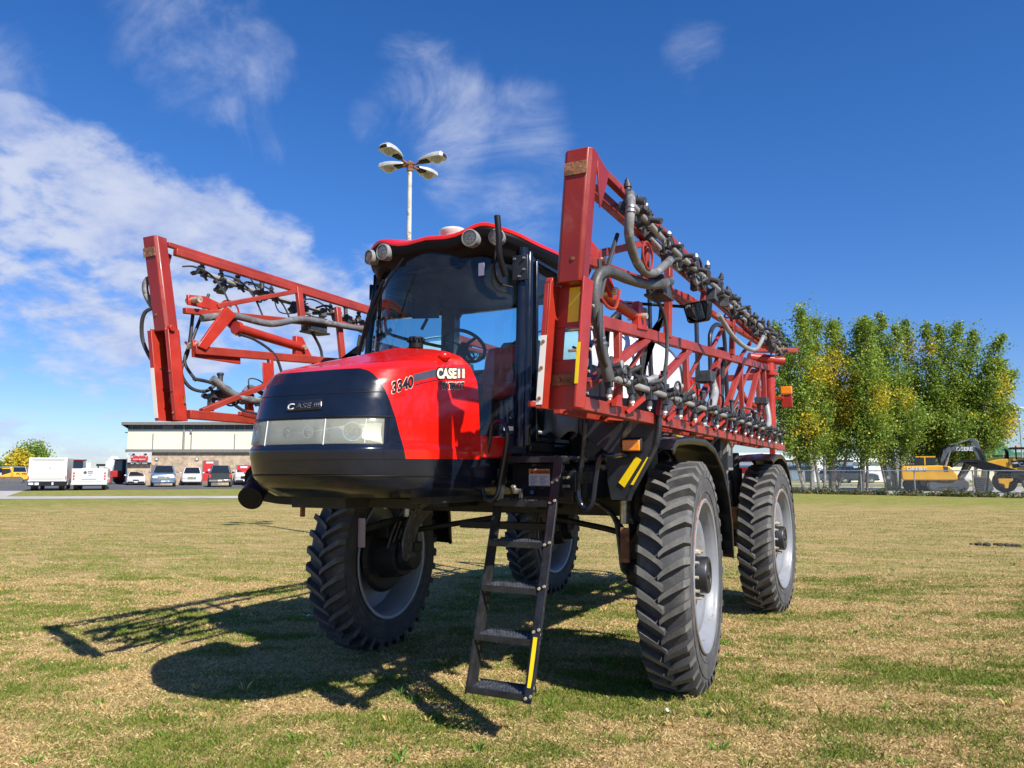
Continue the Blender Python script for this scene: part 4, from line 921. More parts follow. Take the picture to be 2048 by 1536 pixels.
    for i in range(30):
        up = i % 2; y = -2.1+i*.20+rg.uniform(-.04, .04); x = (1.87 if up else 1.745)+rg.uniform(-.03, .03); z = (zu(y) if up else zl(y))+rg.uniform(.0, .09)*(1 if not up else -1)
        R_ = Matrix.Rotation(rg.uniform(-.6, .6), 3, 'X') @ Matrix.Rotation(rg.uniform(-.5, .5), 3, 'Z')
        m.box(X((x-.05, y, z)), (.05+rg.uniform(0, .04), .05+rg.uniform(0, .03), .07+rg.uniform(0, .05)), R_)
        m.cyl(X((x-.03, y, z)), X((x+.05, y+rg.uniform(-.05, .05), z+rg.uniform(-.04, .05))), .016, .018, 10)
        if i % 3 == 0: m.cyl(X((x-.04, y-.02, z+.02)), X((x-.04, y-.01, z+.13)), .018, .022, 10); m.cyl(X((x-.04, y-.01, z+.13)), X((x-.04, y-.01, z+.15)), .028, .028, 12)
    m.box(X((1.70, -.95, 3.13)), (.13, .22, .13)); m.box(X((1.70, -.95, 3.05)), (.15, .26, .02)); m.box(X((1.66, 3.3, 2.62)), (.14, .2, .08)); m.box(X((1.66, .55, 2.62)), (.14, .2, .10))
    m.build('valve_assembly', 'nozzle', boom, bevel=.004)
    m = MB(); m.prism([X((1.55, y, z)) for y, z in ((-.78, 2.80), (-.42, 2.93), (-.36, 3.06), (-.46, 3.10), (-.55, 2.86), (-.98, 2.62), (-.98, 2.45), (-.90, 2.45))], (s*.02, 0, 0)); m.bar(X((1.40, -.92, 1.95)), X((1.54, -.93, 2.55)), .06, .05, (0, 1, 0)); m.bar(X((1.50, 1.6, 1.9)), X((1.56, 1.66, 3.05)), .07, .09, (0, 1, 0)); m.build('boom_rest', 'frame', boom, bevel=.004)
    # big hoses
    m = MB()
    H1 = [(1.87, -2.06, 3.45), (1.90, -2.14, 3.34), (1.88, -2.12, 3.17), (1.86, -1.90, 3.05), (1.86, -1.62, 3.06), (1.87, -1.35, 3.18), (1.87, -1.2, 3.26)]
    H2 = [(1.78, -2.22, 2.30), (1.76, -2.30, 2.50), (1.75, -2.36, 2.75), (1.76, -2.34, 2.88), (1.78, -2.22, 2.945), (1.79, -1.9, 2.97), (1.79, -1.5, 3.02), (1.79, -1.15, 3.10), (1.80, -1.0, 3.15)]
    H3 = [(1.86, .25, 3.12), (1.88, .7, 3.0), (1.88, 1.3, 2.98), (1.87, 1.9, 3.05), (1.87, 2.4, 3.28)]
    H4 = [(1.745, .35, 2.30), (1.74, .5, 2.42), (1.72, .62, 2.50), (1.69, .6, 2.62)]; H5 = [(1.745, 3.1, 2.27), (1.74, 3.25, 2.38), (1.70, 3.35, 2.60)]
    m.tube([X(p) for p in H1], .029, 12, 6) if s > 0 else None
    if s < 0: m.tube([X(p) for p in ((1.66, -2.3, 2.95), (1.64, -2.0, 3.02), (1.62, -1.6, 3.02), (1.62, -1.2, 3.13), (1.62, -.7, 3.16), (1.64, 0, 3.2))], .03, 12, 6); m.tube([X(p) for p in ((1.63, -2.25, 2.47), (1.62, -2.05, 2.36), (1.62, -1.8, 2.33), (1.62, -1.5, 2.38), (1.6, -1.3, 2.5))], .03, 12, 6); m.tube([X(p) for p in ((1.80, -2.52, 3.25), (1.87, -2.62, 3.22), (1.88, -2.63, 3.10), (1.83, -2.56, 2.95), (1.76, -2.50, 2.90))], .024, 12, 6)
    m.build('feed_hose', 'hose', boom)
    if s > 0: m = MB(); m.tube([X(p) for p in H2], .034, 12, 6); m.build('feed_hose', 'mhose', boom)
    m = MB(); m.tube([X(p) for p in H3], .022, 10, 6); m.tube([X(p) for p in H4], .036, 12, 5); m.tube([X(p) for p in H5], .034, 12, 5); m.build('return_hose', 'pipe', boom)
    m = MB()
    for q, r in ((H1[1], .032), (H1[-2], .032), (H2[1], .037), (H2[-2], .037)) if s > 0 else ():
        i = H1.index(q) if q in H1 else H2.index(q); L = H1 if q in H1 else H2; d = (Vector(L[i+1])-Vector(L[i-1])).normalized()
        for kk in (0, .03): a = Vector(q)+d*kk; b_ = a+d*.012; m.cyl(X(a), X(b_), r, r, 14)
    m.build('hose_clamp', 'steel', boom) if s > 0 else None
    # cables and small tubes
    m = MB(); rg = random.Random(5+s)
    for i in range(40):
        up = i % 2; y = -2.15+i*.152; L = rg.uniform(.15, .5); x = 1.80 if up else 1.70; z0 = (zu(y) if up else zl(y)+.05); sag = rg.uniform(-.14, .16)
        m.tube([X((x+rg.uniform(-.06, .06), y, z0)), X((x+rg.uniform(-.06, .08), y+L*.3, z0+sag)), X((x+rg.uniform(-.06, .06), y+L*.7, z0+sag*.8)), X((x, y+L, z0+rg.uniform(-.05, .05)))], rg.choice((.006, .008, .011)), 6, 5)
    for i in range(9):
        y = -2.05+i*.55+rg.uniform(0, .2); c = Vector((1.88 if i % 2 else 1.77, y, (zu(y) if i % 2 else zl(y))-.04*(1 if i % 2 else -1))); r = rg.uniform(.045, .085)
        m.tube([X(c+Vector((.01*math.sin(a), r*math.cos(a), r*math.sin(a)))) for a in np.linspace(0, 5.8, 9)], .009, 6, 3)
    m.tube([X(p) for p in ((1.76, -2.30, 3.0), (1.78, -2.34, 2.7), (1.80, -2.40, 2.52), (1.79, -2.33, 2.40), (1.77, -2.20, 2.38), (1.75, -2.10, 2.45))], .014, 8, 6)
    m.tube([X(p) for p in ((1.66, -1.1, 3.08), (1.70, -.95, 3.0), (1.72, -.85, 2.85), (1.73, -.9, 2.6), (1.74, -1.05, 2.40))], .014, 8, 6)
    m.tube([X(p) for p in ((1.80, -2.1, 3.2), (1.78, -2.2, 3.0), (1.77, -2.30, 2.8), (1.78, -2.38, 2.6), (1.75, -2.3, 2.45))], .013, 8, 6)
    if s < 0:
        m.tube([X(p) for p in ((1.72, -2.6, 3.0), (1.86, -2.66, 2.95), (1.93, -2.64, 2.78), (1.88, -2.62, 2.62), (1.76, -2.62, 2.50))], .015, 8, 6); m.tube([X(p) for p in ((1.58, -2.0, 2.86), (1.6, -1.8, 2.84), (1.6, -1.6, 2.75), (1.62, -1.5, 2.6), (1.6, -1.48, 2.45))], .012, 8, 6)
        m.tube([X(p) for p in ((1.64, -2.42, 2.45), (1.64, -2.2, 2.42), (1.65, -2.0, 2.27), (1.66, -1.8, 2.22), (1.66, -1.5, 2.24))], .014, 8, 6)
        for y in (-2.3, -1.95, -1.6, -.9): m.tube([X((1.86, y, 3.40)), X((1.84, y+.1, 3.42)), X((1.80, y+.22, 3.38)), X((1.74, y+.3, 3.25)), X((1.7, y+.34, 3.1))], .008, 6, 5)
    m.build('cable_loom', 'dhose', boom)
    m = MB(); rg = random.Random(21+s)
    for i in range(20):
        up = i % 2; y = -1.9+i*.29+rg.uniform(-.06, .06); x = (1.84 if up else 1.715); z = (zu(y)-.05 if up else zl(y)+.07); L = rg.uniform(.12, .26)
        m.tube([X((x, y, z)), X((x+rg.uniform(-.02, .04), y+L*.5, z+rg.uniform(-.05, .07))), X((x-.02, y+L, z+rg.uniform(-.03, .05)))], rg.choice((.013, .017, .021)), 8, 4)
    m.build('spray_hose', 'pipe' if s > 0 else 'hose', boom)
    m = MB(); c = Vector((1.89, -1.80, 3.13)); m.tube([X(c+Vector((.0, .10*math.cos(a), .085*math.sin(a)))) for a in np.linspace(0, 6.28, 17)], .008, 6, 2, caps=False); m.tube([X(p) for p in ((1.79, -2.36, 2.76), (1.80, -2.28, 2.72), (1.80, -2.15, 2.74), (1.80, -2.08, 2.86))], .010, 6, 5)
    m.build('red_hose', 'boomred', boom)
    # grip brackets on the lower chord
    m = MB()
    for y in (-1.9, -1.0, -.3, .5, 1.3, 2.1, 2.9): m.prism([X((1.67, y, 2.18)), X((1.67, y+.05, 2.30)), X((1.67, y+.10, 2.30)), X((1.67, y+.12, 2.18))], (s*.03, 0, 0)); m.bar(X((1.66, y+.3, 2.16)), X((1.74, y+.42, 2.26)), .03, .03)
    m.build('pipe_bracket', 'boomred2', boom)
    return boom
make_boom(1); make_boom(-1)
# centre rack at the rear
m = MB()
for z in (1.75, 2.25, 3.1): m.bar((-1.5, 5.05, z), (1.5, 5.05, z), .09, .09)
for x in (-1.5, -.75, 0, .75, 1.5): m.bar((x, 5.05, 1.75), (x, 5.05, 3.1), .07, .07, (0, 1, 0))
for x0, x1 in ((-1.5, -.75), (.75, 1.5)): m.bar((x0, 5.05, 1.8), (x1, 5.05, 3.05), .05, .05); m.bar((x0, 5.05, 2.0), (x0, 4.4, 2.2), .06, .06)
for s in (1, -1): m.bar((s*.45, 4.6, 1.7), (s*.45, 5.05, 2.2), .08, .08); m.bar((s*1.3, 4.3, 2.2), (s*.5, 4.9, 2.0), .06, .06)
m.build('centre_rack', 'boomred', SP, bevel=.006)
m = MB()
for k in range(4): m.tube([(1.05, 3.05+.04*k, 1.95), (1.15, 3.1+.05*k, 1.80), (1.18, 3.12+.05*k, 1.5), (1.2, 3.3+.05*k, 1.2)], .022, 8, 4)
for k in range(3): m.tube([(1.10, .55+.06*k, 1.9), (1.2, .65+.06*k, 2.12), (1.25, .85+.06*k, 2.15), (1.2, 1.0+.05*k, 1.9)], .018, 8, 4)
m.build('hydraulic_hose', 'hose', SP)
# ================================================================== GROUND
def flat_sheet(name, pts, z, mt, subdiv=None):
    m = MB(); m.add([(p[0], p[1], z) for p in pts], [tuple(range(len(pts)))]); o = m.build(name, mt, None, smooth=False, fixn=False); 
    if o.data.polygons[0].normal.z < 0: o.data.flip_normals()
    return tag(o, kind='structure')
def grass_mat(name, near=True):
    m = bpy.data.materials.new(name); m.use_nodes = True; t = m.node_tree; b = t.nodes['Principled BSDF']; b.inputs['Roughness'].default_value = .9; b.inputs['Specular IOR Level'].default_value = .15
    geo = N(t, 'ShaderNodeNewGeometry'); co = geo.outputs['Position']
    def nz(sc, det=6, r=.6, st=None, off=(0, 0, 0)):
        mp = N(t, 'ShaderNodeMapping'); t.links.new(co, mp.inputs[0]); mp.inputs['Location'].default_value = off
        if st: mp.inputs['Rotation'].default_value = (0, 0, st[0]); mp.inputs['Scale'].default_value = (st[1], st[2], 1)
        n = N(t, 'ShaderNodeTexNoise', i_Scale=sc, i_Detail=det, i_Roughness=r); t.links.new(mp.outputs[0], n.inputs['Vector']); return n.outputs[0]
    A = nz(.75, 5, .62, (.486, 1, 2.2)); Bn = nz(3.2, 6, .65, (.486, 1, 1.8), (3, 9, 0)); Cn = nz(14, 6, .7); D = nz(60, 4, .7)
    sepp = N(t, 'ShaderNodeSeparateXYZ'); t.links.new(co, sepp.inputs[0])
    # greener towards the far edge of the field
    dist = vmth(t, 'DISTANCE', co, (3.4, -6.5, 0)).outputs['Value']
    g0 = mth(t, 'ADD', mth(t, 'MULTIPLY', A, .55), mth(t, 'ADD', mth(t, 'MULTIPLY', Bn, .45), mth(t, 'MULTIPLY', Cn, .22)))
    g0 = mth(t, 'ADD', g0, maprange(t, dist, 14, 30, .0, -.045)); g0 = mth(t, 'ADD', g0, maprange(t, dist, 34, 50, 0, .13))
    green = maprange(t, mth(t, 'ADD', g0, mth(t, 'MULTIPLY', D, .12)), .63, .80)
    tan = mixcol(t, maprange(t, mth(t, 'ADD', mth(t, 'MULTIPLY', Cn, .5), mth(t, 'MULTIPLY', D, .5)), .36, .64), (.25, .175, .068), (.53, .39, .18))
    tan = mixcol(t, maprange(t, nz(1.3, 5, .6, None, (7, 3, 1)), .52, .72), tan, (.47, .31, .15))
    far = nz(.9, 6, .7, (.486, 1, 4.5), (11, 4, 2)); tan = mixcol(t, mth(t, 'MULTIPLY', maprange(t, far, .40, .62), maprange(t, dist, 9, 20)), tan, (.30, .215, .085)); far2 = nz(.35, 6, .65, (.486, 1, 6.), (1, 14, 2)); tan = mixcol(t, mth(t, 'MULTIPLY', maprange(t, far2, .52, .64), maprange(t, dist, 9, 20, 0, .7)), tan, (.23, .22, .05))
    gr = mixcol(t, maprange(t, mth(t, 'ADD', mth(t, 'MULTIPLY', nz(5, 5, .6), .5), mth(t, 'MULTIPLY', D, .5)), .35, .65), (.10, .125, .018), (.25, .27, .05))
    c = mixcol(t, green, tan, gr)
    t.links.new(c, b.inputs['Base Color'])
    bp = N(t, 'ShaderNodeBump', i_Strength=.9, i_Distance=.03); t.links.new(mth(t, 'ADD', mth(t, 'MULTIPLY', Cn, .6), mth(t, 'MULTIPLY', D, .5)), bp.inputs['Height']); t.links.new(bp.outputs[0], b.inputs['Normal'])
    return m
M['grass'] = grass_mat('mown_grass')
M['blade'] = bpy.data.materials.new('grass_blades'); M['blade'].use_nodes = True
t = M['blade'].node_tree; b = t.nodes['Principled BSDF']; at_ = N(t, 'ShaderNodeAttribute', attribute_name='Col'); b.inputs['Roughness'].default_value = .75; b.inputs['Specular IOR Level'].default_value = .2
trl = N(t, 'ShaderNodeBsdfTranslucent'); mxs = N(t, 'ShaderNodeMixShader', i_Fac=.3); t.links.new(at_.outputs['Color'], b.inputs['Base Color']); t.links.new(at_.outputs['Color'], trl.inputs[0])
t.links.new(b.outputs[0], mxs.inputs[1]); t.links.new(trl.outputs[0], mxs.inputs[2]); t.links.new(mxs.outputs[0], t.nodes['Material Output'].inputs[0])
m = MB(); m.add([(-1500, -300, 0), (1500, -300, 0), (1500, 2500, 0), (-1500, 2500, 0)], [(0, 1, 2, 3)]); tag(m.build('grass_field', 'grass', None, smooth=False, fixn=False), kind='structure')

FH = np.array([-math.sin(YAW), math.cos(YAW)]); RH = np.array([math.cos(YAW), math.sin(YAW)])
def gp(u, d, z=0.):
    """ground position on the bearing of photo column u at view depth d"""
    q = d*math.cos(PIT)**0; lat = (u-1024)/FPX*d*1.006
    xy = CAM[:2] + FH*d + RH*lat; return (float(xy[0]), float(xy[1]), z)
def zpx(v, d): return float(CAM[2] - (v-940.3)/FPX*d)

# blades of mown grass: dense close to the camera, thinner away from it
def value_noise(P, sc, seed):
    q = P*sc+seed*13.7; i = np.floor(q).astype(int); f = q-i; f = f*f*(3-2*f)
    def h(a, b): k = (a*374761393+b*668265263+seed*974711) & 0xffffffff; k = ((k ^ (k >> 13))*1274126177) & 0xffffffff; return ((k ^ (k >> 16)) & 0xffff)/65535.
    a = h(i[:, 0], i[:, 1]); b_ = h(i[:, 0]+1, i[:, 1]); c = h(i[:, 0], i[:, 1]+1); d_ = h(i[:, 0]+1, i[:, 1]+1)
    return (a*(1-f[:, 0])+b_*f[:, 0])*(1-f[:, 1])+(c*(1-f[:, 0])+d_*f[:, 0])*f[:, 1]
def rot_noise(P, sx, sy, ang, seed):
    c, s = math.cos(ang), math.sin(ang); Q = np.stack([(P[:, 0]*c+P[:, 1]*s)*sx, (-P[:, 0]*s+P[:, 1]*c)*sy], 1)
    return .5*value_noise(Q, 1, seed)+.28*value_noise(Q, 2.1, seed+1)+.14*value_noise(Q, 4.3, seed+2)+.08*value_noise(Q, 9, seed+3)
def make_grass(n, d0, d1, hmin, hmax, wid, power):
    r = RNG.random(n); d = d0+(d1-d0)*r**power; lat = (RNG.random(n)-.5)*2*(.70*d+.5)
    P = CAM[:2]+FH*d[:, None]+RH*lat[:, None]
    g = rot_noise(P, .8, 1.7, YAW, 3)*.55+rot_noise(P, 2.6, 4.2, YAW, 11)*.45
    clump = rot_noise(P, 9, 9, 0, 21)
    isg = (g + (RNG.random(n)-.5)*.20 + np.clip((d-14)/40, 0, .05)) > .555
    keep = (RNG.random(n) < np.where(isg, .95, .62)*(.35+1.1*clump)); P = P[keep]; isg = isg[keep]; d = d[keep]; clump = clump[keep]; n = len(P)
    hh = (hmin+(hmax-hmin)*RNG.random(n))*(.55+.8*clump)*np.where(isg, 1.05, .8); a = RNG.random(n)*2*np.pi; lean = RNG.random(n)**.7*np.where(isg, .9, 1.7)
    la = RNG.random(n)*2*np.pi; w = wid*(.6+.8*RNG.random(n))*(d/6.)**.75
    sx = np.stack([np.cos(a), np.sin(a)], 1)*w[:, None]/2; ln = np.stack([np.cos(la), np.sin(la)], 1)*(hh*lean)[:, None]
    V = np.zeros((n, 4, 3)); V[:, 0, :2] = P-sx; V[:, 1, :2] = P+sx; V[:, 2, :2] = P+ln*.45+sx*.6; V[:, 2, 2] = hh*.62; V[:, 3, :2] = P+ln; V[:, 3, 2] = np.maximum(.006, hh*(1-.35*np.minimum(1, lean*.5)))
    V[:, 0, 2] = V[:, 1, 2] = -.004
    F = np.zeros((n, 6), int); o = np.arange(n)*4
    F[:, 0] = o; F[:, 1] = o+1; F[:, 2] = o+2; F[:, 3] = o; F[:, 4] = o+2; F[:, 5] = o+3
    me = bpy.data.meshes.new('grass_blades'); me.vertices.add(n*4); me.vertices.foreach_set('co', V.ravel()); me.loops.add(n*6); me.loops.foreach_set('vertex_index', F.ravel())
    me.polygons.add(n*2); me.polygons.foreach_set('loop_start', np.arange(n*2)*3); me.polygons.foreach_set('loop_total', np.full(n*2, 3)); me.update(calc_edges=True)
    k = RNG.random((n, 1)); gc = np.array([.075, .12, .014])*(1-k)+np.array([.28, .33, .06])*k; k = RNG.random((n, 1)); tc_ = np.array([.31, .21, .08])*(1-k)+np.array([.76, .58, .29])*k
    C = np.where(isg[:, None], gc, tc_); C = np.concatenate([C, np.ones((n, 1))], 1); C = np.repeat(C, 4, 0)
    ca = me.color_attributes.new('Col', 'FLOAT_COLOR', 'POINT'); ca.data.foreach_set('color', C.ravel()); me.materials.append(M['blade'])
    o = bpy.data.objects.new('grass_blades', me); COL.objects.link(o); return o
tag(make_grass(1000000, 3.6, 13.0, .012, .038, .0038, 1.25), 'short mown grass, part dry and part green, over the foreground of the field', 'grass', kind='stuff')
tag(make_grass(300000, 12.5, 34.0, .014, .034, .0045, 1.5), 'thin mown grass of the field farther out', 'grass', kind='stuff')

rs_ = np.random.default_rng(5); TF = []
for i in range(420):
    d_ = 4.2+rs_.random()**1.3*12; p_ = CAM[:2]+FH*d_+RH*(rs_.random()-.5)*1.5*d_; TF.append((p_[0], p_[1], rs_.uniform(.03, .07), rs_.uniform(.6, 1.4)))
def tufts():
    V = []; F = []; C = []
    for x, y, h, k in TF:
        g = rs_.random() < .6
        for j in range(int(14*k)):
            a = rs_.uniform(0, 6.28); r = rs_.uniform(0, .035*k); bx, by = x+r*math.cos(a), y+r*math.sin(a); hh = h*rs_.uniform(.5, 1.2); l = hh*rs_.uniform(.2, .9); w = .0028; o = len(V)
            V += [(bx-w*math.sin(a), by+w*math.cos(a), -.003), (bx+w*math.sin(a), by-w*math.cos(a), -.003), (bx+l*.4*math.cos(a), by+l*.4*math.sin(a), hh*.7), (bx+l*math.cos(a), by+l*math.sin(a), hh)]; F += [(o, o+1, o+2), (o, o+2, o+3)]
            c = np.array([.07, .15, .018])*(1+rs_.random()*1.6) if g else np.array([.42, .30, .12])*(1+rs_.random()); C += [(*c, 1)]*4
    me = bpy.data.meshes.new('grass_tufts'); me.from_pydata(V, [], F); ca = me.color_attributes.new('Col', 'FLOAT_COLOR', 'POINT'); ca.data.foreach_set('color', np.array(C).ravel()); me.materials.append(M['blade']); o = bpy.data.objects.new('grass_tufts', me); COL.objects.link(o); return o
tag(tufts(), 'scattered taller green and straw tufts standing above the mown grass', 'grass', kind='stuff')
# roads, yard and path
M['asphalt'] = mat('parking_asphalt', (.085, .085, .088), .85, var=.25, scale=.3, bump=.1, coords='Object')
M['concrete'] = mat('pale_concrete', (.40, .38, .34), .85, var=.12, scale=.5, col2=(.30, .28, .25), thr=(.5, .7), s2=.4)
M['gravel'] = mat('pale_gravel', (.36, .34, .30), .9, var=.3, scale=1.2, bump=.5, bscale=8, col2=(.24, .22, .19), thr=(.5, .7), s2=.5)
flat_sheet('parking_lot', [gp(-900, 66.5), gp(62, 66.5), gp(560, 77), gp(980, 85), gp(980, 140), gp(-900, 230)], .012, 'asphalt')
flat_sheet('driveway', [gp(-700, 47), gp(20, 50), gp(62, 66.5), gp(-900, 66.5)], .008, 'concrete')
flat_sheet('path', [gp(-500, 46.5), gp(1000, 50.5), gp(1000, 54.5), gp(-500, 51.5)], .016, 'concrete')
flat_sheet('gravel_yard', [gp(1380, 62), gp(1800, 57), gp(2500, 45), gp(2600, 82), gp(1380, 84)], .012, 'gravel')
flat_sheet('street', [gp(1200, 97), gp(2700, 97), gp(2700, 104), gp(1200, 104)], .014, 'concrete')

def loc(u, d, z=0.): return Vector(gp(u, d, z))
class Face:
    """local frame of something that faces the camera: X to the photo's right, Y away, Z up, in metres"""
    def __init__(self, u, d, rz=0., turn=0.):
        th = math.atan((1024-u)/FPX)*turn; self.d = d; self.u = u; self.o = loc(u, d); self.rz = YAW+rz+th; self.k = d/FPX; self.c = math.cos(th)
    def X(self, u): return (u-self.u)*self.k*self.c
    def Z(self, v): return zpx(v, self.d)
def root(name, F, label, cat, group=None): return thing(name, F.o, label, cat, group, F.rz)

# ================================================================== LEFT: SHOP BUILDING
M['cream'] = mat('cream_stucco', (.66, .62, .47), .9, var=.05, scale=.4, bump=.1)
M['brick'] = mat('tan_split_stone', (.42, .32, .22), .9, var=.25, scale=1.4, col2=(.26, .18, .12), thr=(.56, .62), s2=2.2, bump=.5, bscale=2)
M['fascia'] = mat('grey_brown_fascia', (.17, .155, .14), .7, var=.1)
M['darkglass'] = mat('dark_window', (.02, .022, .026), .15, var=.2)
M['doorred'] = mat('red_door', (.50, .03, .03), .5, var=.1)
F = Face(248, 93); bt = root('shop_building', F, 'long cream building with tan stone lower wing and red doors behind the parked cars', 'building')
X, Z = F.X, F.Z
m = MB(); m.bx(0, 26, 1.6, 24, 0, Z(858)); m.build('upper_wall', 'cream', bt)
m = MB(); m.bx(X(264), 25, 0, 1.6, 0, Z(905)); m.build('lower_wall', 'brick', bt)
m = MB(); m.bx(X(246)-.4, 26.4, .9, 24.5, Z(849), Z(843.5)); m.prism([(X(246)-.4, .9, Z(849)), (X(246)-.4, 24, Z(849)), (.1, 24, Z(858)), (.1, 1.62, Z(858))], (.05, 0, 0)); m.build('roof', 'fascia', bt)
m = MB(); m.bx(0, 26, 1.55, 1.75, Z(858), Z(849)); m.build('clerestory', 'darkglass', bt)
m = MB()
for i in range(14): m.bx(X(257)+i*1.24, X(257)+i*1.24+.12, 1.45, 1.6, Z(858), Z(849))
m.bx(X(320), X(342), 1.46, 1.56, Z(857), Z(850)); m.build('window_frame', 'fascia', bt)
m = MB(); m.bx(X(264)-.2, 25.2, -.35, 1.6, Z(905), Z(899)); m.build('canopy', 'fascia', bt)
m = MB(); m.bx(X(362), X(364.5), 1.40, 1.6, Z(900), Z(850)); 
for u, v in ((300, 866), (378, 862), (466, 867)): m.bx(X(u)-.04, X(u)+.04, 1.5, 1.6, Z(900), Z(v))
m.box((X(377.5), 1.45, Z(862)), (.2, .1, .4)); m.build('downpipe', 'grey', bt)
for u in (322, 402): 
    m = MB(); m.bx(X(u-3), X(u+3), -.12, 0, Z(921), Z(916)); l = m.build('wall_light', 'fascia', bt); m = MB(); m.bx(X(u-2), X(u+2), -.135, -.121, Z(920.3), Z(917)); m.build('diffuser', 'labelwhite', l)
m = MB(); m.bx(X(312), X(331), -.05, .0, 0, Z(930)); dr = m.build('door', 'fascia', bt); m = MB(); m.lathe((X(323), -.06, Z(939)), (0, -1, 0), [(.45, 0), (.45, .01), (.0, .011)], 20); m.build('door_poster', 'doorred', dr)
for u0, u1, v0 in ((413, 445, 921), (481, 520, 930)):
    m = MB(); m.bx(X(u0), X(u1), -.04, .0, 0, Z(v0)); dr = m.build('door', 'fascia', bt)
    m = MB(); m.add([(X(u0)+.1, -.05, .5), (X(u1)-1.1, -.05, .5), (X(u1)-.5, -.05, Z(v0+1)), (X(u0)+.1, -.05, Z(v0+1))], [(0, 1, 2, 3)]); m.build('door_panel', 'doorred', dr)
    m = MB(); m.bx(X(u0)+.45, X(u0)+1.3, -.06, -.055, Z(v0+6), Z(v0+2.5)); m.bx(X(u0)+.7, X(u0)+1.2, -.06, -.055, Z(v0+21), Z(v0+17)); m.build('door_lettering', 'labelwhite', dr)
m = MB(); m.bx(X(266.5), X(314), -.42, -.36, Z(928.5), Z(904.5)); sg = m.build('shop_sign', 'white', bt)
m = MB(); m.bx(X(266.5), X(314), -.43, -.425, Z(928.5), Z(925)); m.build('sign_band', 'decalblack', sg)
m = MB(); P = [(X(273)+(X(308)-X(273))*(.5+.5*math.cos(a)), -.43, Z(918.5)+.34*math.sin(a)) for a in np.linspace(0, 6.28, 25)[:-1]]; m.prism(P, (0, -.01, 0)); m.build('sign_oval', 'doorred', sg)
def btext(s_, x, z, size, mt, par, y=-.445, **k): return text(s_, size, basis((x, y, z), (1, 0, 0), (0, 0, 1)), mt, par, ex=.003, **k)
btext("Dimdon's", X(290), Z(916.7), .52, 'doorred', sg, align='CENTER', off=.014, xs=1.05); btext('AUTO SERVICE', X(290), Z(920), .20, 'white', sg, align='CENTER', off=.008, xs=1.1)
btext('701-451-5343', X(290), Z(924.6), .30, 'decalblack', sg, align='CENTER', off=.010, xs=1.2); btext('BUY  -  SELL  -  TRADE', X(290), Z(928), .20, 'white', sg, align='CENTER', off=.006, y=-.45)
for sx_ in (-1, 1):
    m = MB(); cx = X(290)+sx_*.70; m.prism([(cx-.22, -.43, Z(909)), (cx, -.43, Z(907)), (cx+.22, -.43, Z(909)), (cx, -.43, Z(911))], (0, -.01, 0)); m.tube([(cx, -.43, Z(911)), (cx-sx_*.5, -.43, Z(913))], .02); m.build('chequered_flag', 'decalblack', sg)
m = MB(); m.lathe((X(271), -.43, Z(907.5)), (0, -1, 0), [(.15, 0), (.15, .01), (0, .011)], 16); m.build('sign_roundel', mat('pale_blue', (.2, .5, .6), .5), sg)
m = MB(); m.tube([(.0, 2.0, Z(864)), (-.5, 1.9, Z(864))], .06); m.build('wall_lamp', 'white', bt)

